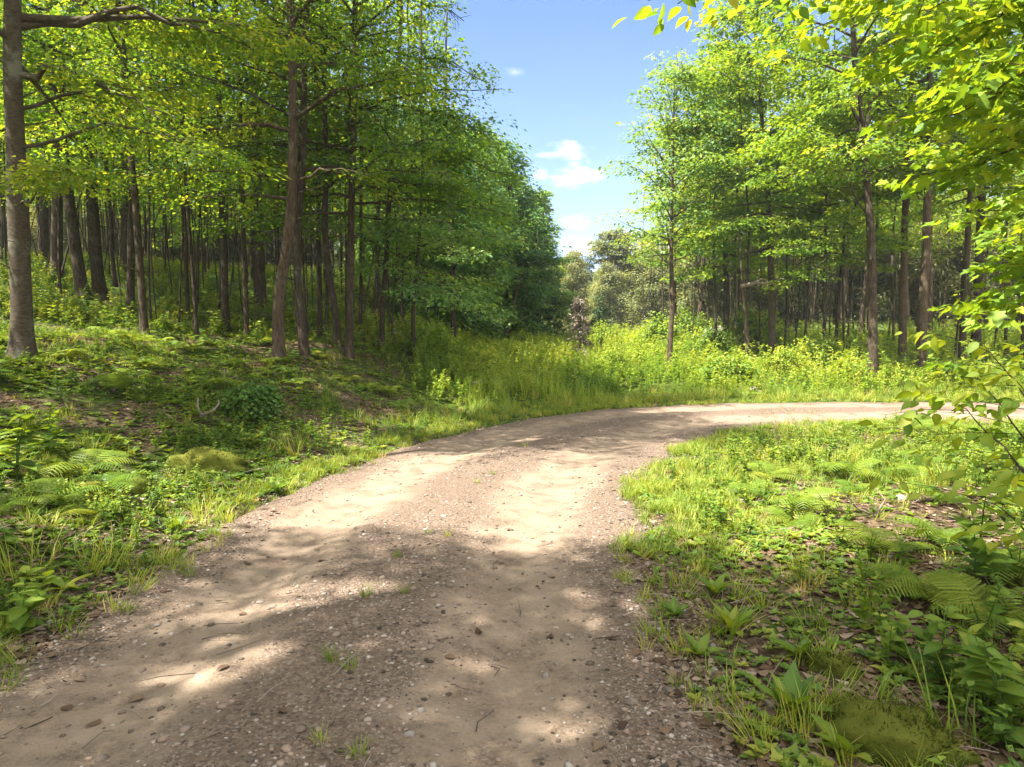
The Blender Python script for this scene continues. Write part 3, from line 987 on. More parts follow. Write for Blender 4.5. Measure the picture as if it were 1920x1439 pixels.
def put(protos, xy, label, group, smin=.85, smax=1.2, cat='tree'):
    for x, y in xy:
        p_ = protos[int(rg.integers(len(protos)))]
        loc = (x, y, tz(x, y) - .03)
        sc = rg.uniform(smin, smax)
        if id(p_) not in USEDP:
            USEDP.add(id(p_))
            p_.location = loc
            p_.rotation_euler = (0, 0, rg.random() * 6.28)
            p_.scale = (sc,) * 3
            tag(p_, label, cat, group)
        else:
            c_ = copy_tree(p_, loc, rg.random() * 6.28, sc, label, group)
            c_['category'] = cat


leftok = lambda x, y: (x < -2.2 - .02 * y) and x > -.80 * y - 3 and (x < -3.6 or y > 18)
put(wood, poisson(rg, 10, -34, -4, 19, 48, 3.4, leftok, used), 'thick forest tree deep in the shaded left wood', 'thick trees deep in the left wood')
put(pole, poisson(rg, 185, -36, -2.4, 14.5, 48, .75, leftok, used), 'slender dark pole tree deep in the shaded left wood', 'slender pole trees in the left wood')
put(stem, poisson(rg, 110, -24, -2.2, 13.5, 32, .45, leftok, used), 'very thin sapling stem near the front of the left wood', 'very thin sapling stems in the left wood', .8, 1.25)
put(under, poisson(rg, 30, -30, -2.6, 15, 42, 1.8, leftok, used), 'low leafy understorey tree among the poles of the left wood', 'understorey trees in the left wood', .8, 1.3)
rightok = lambda x, y: x > 6 + .10 * (y - 20) and x < .80 * y + 3 and y > 19 + .25 * max(0, 12 - x)
put(woodr, poisson(rg, 9, 8, 36, 24, 50, 3.4, rightok, used), 'thick forest tree deep in the sunny right wood', 'thick trees deep in the right wood')
put(poler, poisson(rg, 95, 7, 36, 21, 48, .9, rightok, used), 'slender pole tree among the trunks of the right wood', 'slender pole trees in the right wood')
backl = lambda x, y: x < -4 - .05 * y and x > -.85 * y - 4
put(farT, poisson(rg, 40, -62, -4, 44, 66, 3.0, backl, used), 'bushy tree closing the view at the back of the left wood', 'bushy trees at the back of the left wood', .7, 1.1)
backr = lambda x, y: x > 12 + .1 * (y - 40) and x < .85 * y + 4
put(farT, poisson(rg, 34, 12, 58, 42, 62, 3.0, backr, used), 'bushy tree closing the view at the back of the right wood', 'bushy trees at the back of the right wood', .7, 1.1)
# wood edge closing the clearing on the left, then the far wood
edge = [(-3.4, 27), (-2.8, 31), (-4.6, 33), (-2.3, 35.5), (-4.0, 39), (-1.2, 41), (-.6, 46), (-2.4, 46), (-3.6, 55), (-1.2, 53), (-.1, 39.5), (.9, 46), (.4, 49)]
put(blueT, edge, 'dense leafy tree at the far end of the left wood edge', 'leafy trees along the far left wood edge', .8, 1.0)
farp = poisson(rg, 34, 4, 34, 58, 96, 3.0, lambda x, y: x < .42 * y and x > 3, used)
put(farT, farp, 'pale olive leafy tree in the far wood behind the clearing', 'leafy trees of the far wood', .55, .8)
put(farT, [(3.2, 74), (5.6, 62), (8.2, 58), (11, 52), (13.2, 47), (6.2, 80), (4.4, 88), (1.6, 80)], 'rounded olive tree in front of the far wood, right of the dead conifer', 'rounded trees in front of the far wood', .6, .78)


# --- conifers
def conifer(name, label, x, y, H, Rb, lmat, per, size, seed, ragged=0.3, flat=.16):
    rng = np.random.default_rng(seed)
    B = np.array([x, y, tz(x, y)])
    mw, ml = MB(), MB()
    C = np.column_stack([np.zeros(8), np.zeros(8), np.linspace(-.1, H, 8)])
    tube(mw, C, np.linspace(.03 * H / 3, .008, 8), 6)
    SP = []
    for i in range(int(18 * H / 3 + 14)):
        tt = rng.random() ** .9
        zc = H * (.05 + .93 * tt)
        L = Rb * (1 - tt) ** .8 * rng.uniform(1 - ragged, 1 + ragged * .6) + .05
        az = rng.random() * 6.28
        tip = np.array([math.cos(az) * L, math.sin(az) * L, zc - .35 * L])
        tube(mw, [(0, 0, zc), (tip[0] * .5, tip[1] * .5, zc - .08 * L), tip], [.014, .01, .005], 4)
        for f in np.linspace(.3, 1, max(2, int(L / .16))):
            SP.append((tip[0] * f, tip[1] * f, zc - .35 * L * f * f, math.cos(az), math.sin(az), .14 * H / 3 ** 1, rng.normal(.45, .2)))
    leaf_cloud(ml, np.array(SP), per, size, rng, LANCE, flat=flat, lean=.5, jit=.8)
    r = empty(name, B, label, 'conifer')
    obj('trunk', mw.mesh('trunk', M['bark_dark'], True), r)
    obj('needles', ml.mesh('needles', lmat), r)


conifer('dead_conifer', 'small dead conifer with rusty brown drooping needles at the back of the clearing', P(1088, 620, 27)[0], 27, 3.0, .52, M['rust'], 24, .15, 1, .5)
conifer('spruce_tree', 'dark green spruce in shade just right of the dead conifer', P(1124, 620, 38)[0], 38, 3.2, 1.0, M['needle'], 14, .2, 2)
conifer('pine_tree', 'distant dark pine rising above the far wood under the clouds', P(1105, 500, 92)[0], 92, 10.4, 1.5, M['needle'], 10, .5, 3)
conifer('spruce_tree', 'dark spruce standing in the shade left of the dead conifer', P(1040, 620, 44)[0], 44, 3.4, 1.1, M['needle'], 14, .2, 4)
main_tree('umbrella_tree', 'thin flat-topped tree leaning right above the far wood', (1140, 560), 62, [(1146, 520), (1152, 490)], 6, 9.4, 6.8, 2.7, 26, 22, .26, M['leaf_far'], M['bark_tan'], prof='vase', low=8, high=22, sr=.6, carve=False, seed=31, sides=6)
main_tree('poplar_tree', 'tall pointed tree at the tip of the left wood edge against the sky', (1010, 600), 46, [(1012, 500), (1012, 430)], 9, 9.9, 1.0, 2.6, 50, 24, .22, M['leaf_blue'], M['bark_dark'], prof='cone', low=25, high=70, sr=.5, carve=False, seed=32, sides=6)
main_tree('leaning_tree', 'dark leaning trunk slanting right at the dim end of the left wood', (945, 615), 38, [(975, 520), (994, 490)], 8, 6.5, 3.6, 1.6, 16, 20, .2, M['leaf_blue'], M['bark_tan'], seed=33, sides=6, carve=False)

# --- snag with a broken branch
rng = np.random.default_rng(3)
d = 22.5
bx = P(1402, 672, d)[0]
B = np.array([bx, d, tz(bx, d)])
r = empty('dead_snag', B, 'thin dead snag in the sunny brush with a broken pale branch across it', 'dead tree')
C = np.array([P(px, py, d) - B for px, py in [(1402, 690), (1402, 640), (1396, 580), (1391, 540), (1389, 480), (1386, 410)]])
C[0][2] = -.1
mb = MB()
tube(mb, C, np.linspace(.065, .02, 6), 8)
obj('trunk', mb.mesh('trunk', M['bark_tan'], True), r)
mb = MB()
C = np.array([P(px, py, d) - B + np.array([0, -.09, 0]) for px, py in [(1386, 538), (1400, 535), (1415, 531), (1425, 524), (1434, 526), (1440, 534)]])
tube(mb, C, [.075, .07, .06, .035, .03, .02], 7)
C = np.array([P(px, py, d) - B + np.array([0, -.09, 0]) for px, py in [(1415, 531), (1428, 532), (1444, 530)]])
tube(mb, C, [.05, .04, .02], 6)
obj('broken_branch', mb.mesh('broken_branch', M['stick'], True), r)

# ------------------------------------------------------------------ plant templates
def T_of(fn):
    mb_ = MB()
    fn(mb_)
    return mb_.arrays()


def blade(mb_, p, az, h, lean_, w_, tint, nseg=3):
    s_ = np.linspace(0, 1, nseg + 1)
    d_ = np.array([math.cos(az), math.sin(az), 0])
    sd_ = np.array([-math.sin(az), math.cos(az), 0])
    c_ = np.array(p) + d_ * (lean_ * h * s_ ** 1.8)[:, None] + np.array([0, 0, 1]) * (h * (s_ - .25 * lean_ * s_ ** 2.5))[:, None]
    ww = w_ * (1 - s_ ** 1.5) + .0004
    V = np.stack([c_ - sd_ * ww[:, None], c_ + sd_ * ww[:, None]], 1).reshape(-1, 3)
    T = []
    for i in range(nseg):
        a = 2 * i
        T += [(a, a + 1, a + 3), (a, a + 3, a + 2)]
    mb_.add(V, T, tint)


def t_grass(rng, n, h, w_, spread, lean_=.5, dry=.025):
    def f(mb_):
        for i in range(n):
            a = rng.random() * 6.28
            r_ = spread * math.sqrt(rng.random())
            blade(mb_, (r_ * math.cos(a), r_ * math.sin(a), -.01), a + rng.normal(0, .7), h * rng.uniform(.5, 1.15), lean_ * rng.uniform(.2, 1.6), w_,
                  .95 if rng.random() < dry else rng.normal(.45, .13))
    return T_of(f)


def t_rosette(rng, n, L, wid=OVATE, el=(.3, 1.0)):
    def f(mb_):
        a = np.arange(n) * 2.399 + rng.normal(0, .2, n)
        e = rng.uniform(el[0], el[1], n)
        d_ = np.column_stack([np.cos(a) * np.cos(e), np.sin(a) * np.cos(e), np.sin(e)])
        nr_ = np.column_stack([-np.cos(a) * np.sin(e), -np.sin(a) * np.sin(e), np.cos(e)])
        leaves(mb_, wid, np.zeros((n, 3)) + [0, 0, .005], d_, nr_, L * rng.uniform(.6, 1.1, n), np.clip(rng.normal(.5, .14, n), 0, 1))
    return T_of(f)


def t_forb(rng, H, nl, L, tmpl=DIAM, nst=1, el=.35):
    def f(mb_):
        for s in range(nst):
            a0 = rng.random() * 6.28
            tl = rng.uniform(.03, .22) * (1 if nst == 1 else 2)
            h = H * rng.uniform(.7, 1.05)
            top = np.array([math.cos(a0) * tl * h, math.sin(a0) * tl * h, h])
            tube(mb_, [(0, 0, -.02), top * np.array([.4, .4, .55]), top], [.005, .004, .002], 3, .35)
            k = rng.uniform(.12, 1, nl)
            a = np.arange(nl) * 2.399 + rng.normal(0, .3, nl)
            e = rng.normal(el, .25, nl)
            d_ = np.column_stack([np.cos(a) * np.cos(e), np.sin(a) * np.cos(e), np.sin(e)])
            nr_ = np.column_stack([rng.normal(0, .3, nl), rng.normal(0, .3, nl), np.ones(nl)])
            pos = np.column_stack([top[0] * k ** 1.5, top[1] * k ** 1.5, top[2] * k])
            leaves(mb_, tmpl, pos, d_, nr_, L * rng.uniform(.6, 1.1, nl) * (1.15 - .5 * k), np.clip(.35 + .3 * k + rng.normal(0, .1, nl), 0, 1))
    return T_of(f)


def t_fern(rng, nf, L, npin=16, detail=True):
    def f(mb_):
        for i in range(nf):
            a = i * 2.399 + rng.normal(0, .25)
            l = L * rng.uniform(.65, 1.1)
            s_ = np.linspace(0, 1, npin + 4)
            arch = rng.uniform(.55, .95)
            hz = l * (.12 * s_ + .88 * s_ ** 1.25) * math.cos(arch * .8)
            vz = l * (1.25 * arch * s_ - 1.0 * arch * s_ ** 2.2)
            ca, sa = math.cos(a), math.sin(a)
            pts = np.column_stack([ca * hz, sa * hz, vz])
            tube(mb_, pts[::3] if len(pts) % 3 == 1 else np.vstack([pts[::3], pts[-1:]]), np.linspace(.004, .001, len(pts[::3]) + (0 if len(pts) % 3 == 1 else 1)), 3, .5)
            k = np.arange(3, npin + 4)
            tg = unit(np.gradient(pts, axis=0))[k]
            side = np.array([-sa, ca, 0])
            tn = rng.normal(.5, .12)
            for sg in (-1, 1):
                f_ = s_[k]
                ln = l * .27 * np.sin(PI * np.clip(.18 + .82 * f_, 0, 1)) ** .8 + .01
                d_ = sg * side[None] + .45 * tg + np.array([0, 0, -.12])
                nr_ = np.cross(tg, np.broadcast_to(side, tg.shape)) * -1
                nr_ = np.where(nr_[:, 2:3] < 0, -nr_, nr_)
                leaves(mb_, PIN if detail else LANCE, pts[k], d_, nr_ + rng.normal(0, .12, nr_.shape), ln, np.clip(tn + rng.normal(0, .06, len(k)), 0, 1))
    return T_of(f)


# a fern pinna with toothed edges
_x = np.linspace(0, 1, 8)
_h = []
for i, x in enumerate(_x[:-1]):
    _h += [(x, .025), (x + .09, .085 * (1 - x) ** .7 + .012)]
PINV = np.array([(x, y, -.12 * x * x) for x, y in _h] + [(1.02, 0, -.12)] + [(x, -y, -.12 * x * x) for x, y in _h])
_n = len(_h)
_T = []
for i in range(_n - 1):
    _T += [(i, i + 1, _n + 1 + i + 1), (i, _n + 1 + i + 1, _n + 1 + i)]
_T += [(_n - 1, _n, 2 * _n)]
PIN = (PINV, np.array(_T))

rt = np.random.default_rng(77)
TG_SHORT = [t_grass(rt, 22, .15, .0035, .07, .7) for _ in range(4)]
TG_MID = [t_grass(rt, 24, .34, .0045, .09, .6, .04) for _ in range(4)]
TG_TALL = [t_grass(rt, 26, .75, .006, .13, .45, .12) for _ in range(4)]
T_SEED = [t_rosette(rt, int(rt.integers(4, 8)), .085, w_, (.1, .8)) for w_ in (DIAM, OVATE, DIAM, LOBED, DIAM)]
T_ROS = [t_rosette(rt, int(rt.integers(7, 12)), .17, (OVATE[0] * [1, .62, 1], OVATE[1]), (.25, 1.15)) for _ in range(4)]
T_FORB = [t_forb(rt, .8, 26, .13, LANCE if i == 1 else DIAM, 2) for i in range(5)]
T_LOW = [t_forb(rt, .32, 14, .085, LOBED if i % 2 else DIAM, 2, .2) for i in range(5)]
T_FERN = [t_fern(rt, int(rt.integers(7, 10)), .62) for _ in range(4)]
T_FERNL = [t_fern(rt, 7, .5, 11, False) for _ in range(3)]


def icos():
    p = (1 + 5 ** .5) / 2
    V = np.array([(-1, p, 0), (1, p, 0), (-1, -p, 0), (1, -p, 0), (0, -1, p), (0, 1, p), (0, -1, -p), (0, 1, -p), (p, 0, -1), (p, 0, 1), (-p, 0, -1), (-p, 0, 1)], float) / math.hypot(1, p)
    T = np.array([(0, 11, 5), (0, 5, 1), (0, 1, 7), (0, 7, 10), (0, 10, 11), (1, 5, 9), (5, 11, 4), (11, 10, 2), (10, 7, 6), (7, 1, 8), (3, 9, 4), (3, 4, 2), (3, 2, 6), (3, 6, 8), (3, 8, 9), (4, 9, 5), (2, 4, 11), (6, 2, 10), (8, 6, 7), (9, 8, 1)])
    return V, T


IV, IT = icos()


def subdiv(V, T):
    V = [tuple(v) for v in V]
    cache = {}

    def mid(a, b_):
        k = (min(a, b_), max(a, b_))
        if k not in cache:
            q = (np.array(V[a]) + np.array(V[b_])) / 2
            V.append(tuple(q / np.linalg.norm(q)))
            cache[k] = len(V) - 1
        return cache[k]
    out = []
    for a, b_, c_ in T:
        x, y, z = mid(a, b_), mid(b_, c_), mid(c_, a)
        out += [(a, x, z), (b_, y, x), (c_, z, y), (x, y, z)]
    return np.array(V), np.array(out)


T_STONE = []
for i in range(6):
    V = IV * (1 + rt.normal(0, .16, (12, 1))) * [1, rt.uniform(.6, .9), rt.uniform(.28, .5)]
    T_STONE.append((V + [0, 0, .12], IT, np.full(12, .5)))

# dead leaf: curled ovate
T_DEAD = []
for i in range(5):
    V, T = OVATE
    V = V.copy() * [1, rt.uniform(.9, 1.6), 0] - [.5, 0, 0]
    V[:, 2] = .25 * rt.uniform(.3, 1.2) * np.abs(V[:, 1]) * 2 * rt.choice([-1, 1]) + .3 * rt.uniform(-.6, 1) * V[:, 0] ** 2
    V[:, 2] -= V[:, 2].min() - .06
    T_DEAD.append((V, T, np.full(len(V), .5)))


def visible(x, y, m_=1.5):
    return (np.abs(x) < .78 * y + m_) & (y > .9)


def clear(x, y):
    k_ = np.ones(len(x), bool)
    for a_, b_, r_ in ((1.48, 2.5, .36), (1.47, 3.03, .2)):
        k_ &= (x - a_) ** 2 + (y - b_) ** 2 > r_ * r_
    return k_


def rnd_xy(rng, n, x0, x1, y0, y1, near=None):
    """n points; near>0 concentrates them towards the camera"""
    y = rng.random(n)
    y = y0 + (y1 - y0) * (y ** (near or 1))
    x = rng.uniform(x0, x1, n)
    return x, y


def wedge(rng, n, y0, y1, power=1.0, m_=1.5):
    y = y0 + (y1 - y0) * rng.random(n) ** power
    x = rng.uniform(-1, 1, n) * (.78 * y + m_)
    return x, y


def pick(x, y, cond):
    return x[cond], y[cond]


rs = np.random.default_rng(99)
# --- gravel on the road
x, y = wedge(rs, 130000, 1.2, 13, 1.7, .8)
sd, al = road_sd(x, y)
trk = np.maximum(np.exp(-((sd - .88) / .36) ** 2), np.exp(-((sd + .8) / .36) ** 2))
patch = vn(x / .5, y / .5, 51)
prob = (np.abs(sd) < 1.95) * (1 - .93 * trk) * np.clip(.55 + .6 * patch + .5 * sst(1.0, 1.5, np.abs(sd)), .05, 1)
k = rs.random(len(x)) < prob
x, y = x[k], y[k]
z = ground_z(x, y)
sz = np.clip(np.exp(rs.normal(-5.0, .5, len(x))), .0035, .03)
mb = MB()
scatter(mb, T_STONE, np.column_stack([x, y, z]), sz, rs, .3, .32)
tag(obj('gravel', mb.mesh('gravel', M['stone'])), 'loose gravel and small stones scattered over the dirt road', 'gravel', kind='stuff')
# dark crumbs and stones lying in the wheel tracks
x, y = wedge(rs, 9000, 1.4, 12, 1.4, .8)
sd, al = road_sd(x, y)
k = (np.abs(sd) < 1.6) & (rs.random(len(x)) < .28)
x, y = x[k], y[k]
mb = MB()
scatter(mb, T_STONE, np.column_stack([x, y, ground_z(x, y)]), np.clip(np.exp(rs.normal(-4.9, .4, len(x))), .004, .022), rs, .2, .12, -.3)
tag(obj('dirt_clods', mb.mesh('dirt_clods', M['stone'])), 'dark crumbs of earth lying on the smooth wheel tracks', 'clods', kind='stuff')

# --- leaf litter
x, y = wedge(rs, 90000, 1.0, 16, 1.5, 2)
z, so_, si, wl = terrain(x, y, True)
pl = vn(x / .9, y / .9, 61)
prob = np.where(so_ > 0, wl * np.clip(.6 + .5 * pl, .15, 1), np.where(si > 0, np.clip(.8 + .6 * pl, .15, 1), .035 * np.exp(-np.minimum(-so_, -si) / .5)))
k = rs.random(len(x)) < prob
x, y, z = x[k], y[k], ground_z(x[k], y[k])
mb = MB()
scatter(mb, T_DEAD, np.column_stack([x, y, z]), rs.uniform(.025, .07, len(x)), rs, .5, .22)
tag(obj('leaf_litter', mb.mesh('leaf_litter', M['dead'])), 'brown and tan fallen leaves carpeting the banks', 'leaf litter', kind='stuff')
# twigs
mb = MB()
x, y = wedge(rs, 5200, 1.2, 16, 1.4, 1.5)
z, so_, si, wl = terrain(x, y, True)
k = ((so_ > -.2) & (wl > .4)) | (si > -.2) | (rs.random(len(x)) < .12)
x, y = x[k], y[k]
z = ground_z(x, y)
for i in range(len(x)):
    a = rs.random() * 6.28
    l = rs.uniform(.04, .3)
    d_ = np.array([math.cos(a), math.sin(a), rs.normal(0, .12)])
    p0 = np.array([x[i], y[i], z[i] + .012])
    tube(mb, [p0, p0 + d_ * l * .5 + rs.normal(0, .02, 3), p0 + d_ * l], np.array([1, .8, .4]) * rs.uniform(.0015, .004), 3, rs.random())
tag(obj('twigs', mb.mesh('twigs', M['stick'])), 'small dry twigs strewn over the leaf litter', 'twigs', kind='stuff')

# --- grass: road fringes, verges
mb = MB()
n = 60000
x, y = wedge(rs, n, 1.3, 24, 1.25, 1.5)
z, so_, si, wl = terrain(x, y, True)
pn = vn(x / .45, y / .45, 71)
po = np.exp(-((so_ - .18) / .22) ** 2) * (so_ > -.12) * np.clip((y - 2.5) / 5, .22, 1) + .55 * np.exp(-((so_ - .8) / .8) ** 2) * (so_ > 0) * (1 - wl) + .10 * (so_ > .5) * wl
pi_ = (si > -.08) * (np.exp(-((si - .3) / .5) ** 2) * np.clip((y - 3.6) / 3, .06, 1) + .5 * sst(5.5, 7.5, y) * np.exp(-(si / 3.0) ** 2) + .06)
k = rs.random(n) < np.clip(np.where(so_ > -.2, po, pi_) * (.75 + .7 * pn), 0, 1) * 1.0
k &= (so_ > -.15) | (si > -.1)
x, y = x[k], y[k]
scatter(mb, TG_SHORT, np.column_stack([x, y, ground_z(x, y)]), rs.uniform(.35, 1.0, len(x)), rs, .25, .12, -.08)
x, y = wedge(rs, 16000, 2.5, 22, 1.2, 1.5)
z, so_, si, wl = terrain(x, y, True)
pn = vn(x / .8, y / .8, 72)
k = rs.random(len(x)) < np.where(so_ > .25, (1 - wl) * np.exp(-((so_ - 1.0) / .8) ** 2) * .8 + wl * .02, (si > .3) * (.02 + .22 * sst(5.5, 8.5, y)) * np.clip(.5 + pn, 0, 1))
k &= (so_ > .25) | (si > .3)
x, y = x[k], y[k]
scatter(mb, TG_MID, np.column_stack([x, y, ground_z(x, y)]), rs.uniform(.35, .95, len(x)), rs, .25, .13, -.03)
tag(obj('grass', mb.mesh('grass', M['grass'])), 'bright green grass fringing both edges of the dirt road', 'grass', kind='stuff')

# --- ground cover under the left wood and on the verges
mb = MB()
n = 60000
x, y = wedge(rs, n, 1.2, 17, 1.3, 1.5)
z, so_, si, wl = terrain(x, y, True)
pn = vn(x / .7, y / .7, 81)
prob = np.where(so_ > .1, wl * np.clip(.5 + .8 * pn, .08, 1) + .5 * (1 - wl), np.where(si > .05, np.clip(.2 + .6 * pn, .04, 1), 0))
prob = np.where(so_ > .1, prob * (.5 + .5 * sst(3.5, 6.5, y)), np.clip(prob * 2.0, 0, 1))
k = (rs.random(n) < prob) & clear(x, y)
x, y = x[k], y[k]
scatter(mb, T_SEED, np.column_stack([x, y, ground_z(x, y) + .01]), rs.uniform(.4, 1.15, len(x)) * (.68 + .32 * sst(4, 7, y)), rs, .25, .18, -.09 * wl[k])
x, y = wedge(rs, 15000, 2.0, 24, 1.1, 1.5)
z, so_, si, wl = terrain(x, y, True)
pn = vn(x / 1.1, y / 1.1, 82)
k = rs.random(len(x)) < np.where(so_ > .35, wl * np.clip(.45 + .8 * pn, .03, 1), np.where(si > .4, np.clip(.3 + .8 * pn, .03, 1), 0))
k &= clear(x, y)
x, y = x[k], y[k]
scatter(mb, T_LOW, np.column_stack([x, y, ground_z(x, y)]), rs.uniform(.4, 1.0, len(x)) * (1 - .25 * wl[k]), rs, .15, .15, 0.02 - .05 * wl[k])
x, y = wedge(rs, 16000, 14, 46, .9, 2)
z, so_, si, wl = terrain(x, y, True)
pn = vn(x / 1.6, y / 1.6, 83)
k = (so_ > .5) & (wl > .3) & (rs.random(len(x)) < np.clip(.5 + .8 * pn, .1, 1))
x, y = x[k], y[k]
scatter(mb, T_LOW, np.column_stack([x, y, z[k]]), rs.uniform(.8, 1.7, len(x)), rs, .15, .13, 0.1)
tag(obj('ground_cover', mb.mesh('ground_cover', M['herb'])), 'low seedlings and herbs covering the woodland floor', 'ground cover', kind='stuff')

# --- tall meadow growth beyond the bend
mb = MB()
x, y = rnd_xy(rs, 19000, -5, 26, 13.5, 52, 1.25)
z, so_, si, wl = terrain(x, y, True)
k = (so_ > .8) & (wl < .75) & (x < 9 + .0 * y + 8 * sst(24, 16, y)) & visible(x, y)
hs = sst(.6, 2.4, so_)
k &= rs.random(len(x)) < (.35 + .65 * hs)
x, y, z, hs = x[k], y[k], z[k], hs[k]
scatter(mb, T_FORB, np.column_stack([x, y, z]), (.36 + .34 * hs) * rs.uniform(.6, 1.3, len(x)) * np.clip(1 + .75 * vn(x / 1.7, y / 1.7, 94), .35, 1.7) * (1 - .5 * sst(4, 8, x - .12 * (y - 15))), rs, .12, .12, -.02 + .2 * vn(x / 2.2, y / 2.2, 91))
x, y = rnd_xy(rs, 2600, -4, 22, 14, 40, 1.3)
z, so_, si, wl = terrain(x, y, True)
k = (so_ > .9) & (wl < .7) & visible(x, y) & (vn(x / 1.5, y / 1.5, 92) > -.15) & (x < 14)
x, y, z = x[k], y[k], z[k]
scatter(mb, TG_TALL, np.column_stack([x, y, z]), rs.uniform(.45, .95, len(x)) * (1 - .5 * sst(4, 8, x - .12 * (y - 15))), rs, .12, .1, .05)
tag(obj('meadow_plants', mb.mesh('meadow_plants', M['meadow'])), 'tall lush wildflower stems and grass filling the clearing', 'meadow plants', kind='stuff')
# understorey under the right wood
mb = MB()
x, y = rnd_xy(rs, 9000, 5, 34, 16, 44, 1.0)
z, so_, si, wl = terrain(x, y, True)
k = (so_ > 1.0) & visible(x, y) & (rs.random(len(x)) < .5 + .5 * vn(x / 1.4, y / 1.4, 93))
x, y, z = x[k], y[k], z[k]
scatter(mb, T_LOW + T_FORB[:2], np.column_stack([x, y, z]), rs.uniform(.8, 1.6, len(x)), rs, .12, .13, .12)
tag(obj('undergrowth', mb.mesh('undergrowth', M['meadow'])), 'leafy undergrowth between the trunks of the right wood', 'undergrowth', kind='stuff')


# ------------------------------------------------------------------ counted plants
def plant_mesh(tmpl, name, mat):
    mb_ = MB()
    mb_.add(*tmpl)
    return mb_.mesh(name, mat)


FM = [plant_mesh(t_, 'fern', M['fern']) for t_ in T_FERN]
FML = [plant_mesh(t_, 'fern', M['fern']) for t_ in T_FERNL]


def put_mesh(meshes, name, x, y, sc, label, cat, group=None, rz=None, dz=0.0):
    o = obj(name, meshes[int(rg.integers(len(meshes)))], None, (x, y, float(ground_z([x], [y])[0]) + dz))
    o.rotation_euler = (rg.normal(0, .06), rg.normal(0, .06), rg.random() * 6.28 if rz is None else rz)
    o.scale = (sc, sc, sc)
    return tag(o, label, cat, group)


def at_px(px, py, z=0.0):
    """ground point seen at a pixel, marching the terrain"""
    r_ = ray(px, py)
    o_ = np.array([0, 0, CAMZ])
    ts = np.linspace(.8, 60, 1500)
    pts = o_ + r_ * ts[:, None]
    zz = ground_z(pts[:, 0], pts[:, 1])
    k_ = np.argmax(pts[:, 2] < zz + z)
    return pts[k_][0], pts[k_][1]


for i, (px, py, sc, lab) in enumerate([
        (1660, 1045, .8, 'large green fern with long fronds at the sun-shade line right of the road'),
        (1770, 1035, .85, 'large fern left of the broad-leaved plant near the right edge'),
        (1740, 1130, .75, 'dark fern in shade below the large ferns on the right'),
        (1880, 1090, .85, 'fern spreading at the right edge below the sapling'),
        (1860, 1180, .8, 'low fern in deep shade at the right edge of the view'),
        (1520, 965, .75, 'yellow-green sunlit fern in the middle of the right verge'),
        (1440, 900, .8, 'round bright fern clump near the inner bend of the road'),
        (1600, 900, .8, 'pale sunlit fern behind the bare stems of the right verge')]):
    x, y = at_px(px, py)
    put_mesh(FM, 'fern', x, y, sc, lab, 'fern')
rgf = np.random.default_rng(17)
x, y = wedge(rgf, 900, 3.5, 20, 1.0, 1)
z, so_, si, wl = terrain(x, y, True)
pn = vn(x / 1.3, y / 1.3, 95)
kl = np.where((so_ > .9) & (wl > .35) & (pn > -.2))[0][:110]
for i in kl:
    put_mesh(FM if y[i] < 9 else FML, 'fern', x[i], y[i], rgf.uniform(.55, 1.05), 'green fern on the mossy bank below the left wood', 'fern', 'ferns on the left bank')
kr = np.where((si > .8) & (y > 5) & (pn > -.35))[0][:46]
for i in kr:
    put_mesh(FM, 'fern', x[i], y[i], rgf.uniform(.5, .85), 'sunlit fern in the verge inside the bend', 'fern', 'ferns in the right verge')
ko = np.where((so_ > 1.0) & (wl < .2) & (x > 5))[0][:24]
for i in ko:
    put_mesh(FML, 'fern', x[i], y[i], rgf.uniform(.8, 1.2), 'fern at the foot of the right wood beyond the road', 'fern', 'ferns at the foot of the right wood')

RMh = [plant_mesh(t_, 'rosette', M['herb']) for t_ in T_ROS]
for px, py, sc, lab in [(1370, 1190, 1.1, 'leafy rosette at the gravel edge, upper of the right-hand ones'),
                        (1340, 1120, .9, 'bright leafy rosette clump beside the gravel below the sunlit verge'),
                        (1310, 1235, .8, 'small grey-green rosette beside a pale stone at the gravel edge'),
                        (1480, 1350, 1.25, 'big upright lance-leaved rosette left of the mossy rock'),
                        (1500, 1240, 1.0, 'lance-leaved rosette above the mossy patch in the right verge'),
                        (1265, 1155, .7, 'small rosette spreading onto the gravel at the right road edge'),
                        (1590, 1425, 1.1, 'blue-green broad rosette cut by the bottom edge before the mossy rock'),
                        (120, 1110, 1.15, 'grassy rosette at the left road edge under the dark bank'),
                        (330, 1000, .9, 'bright rosette at the left road edge'),
                        (520, 925, .9, 'sunlit rosette by the mossy mounds at the left road edge')]:
    x, y = at_px(px, py)
    put_mesh(RMh, 'leafy_rosette', x, y, sc, lab, 'plant')
GMs = [plant_mesh(t_grass(rt, 26, .085, .0022, .035, .6, .0), 'tuft', M['grass']) for _ in range(3)]
for px, py in [(803, 1003), (840, 1006), (745, 1045), (690, 1122), (758, 1114), (655, 1257), (625, 1238), (674, 1428), (895, 908), (240, 1150), (355, 1083), (602, 1400), (925, 890), (985, 838)]:
    x, y = at_px(px, py)
    put_mesh(GMs, 'grass_tuft', x, y, rg.uniform(.7, 1.1), 'tiny green grass tuft growing in the gravel of the road', 'grass tuft', 'tiny grass tufts growing in the road')
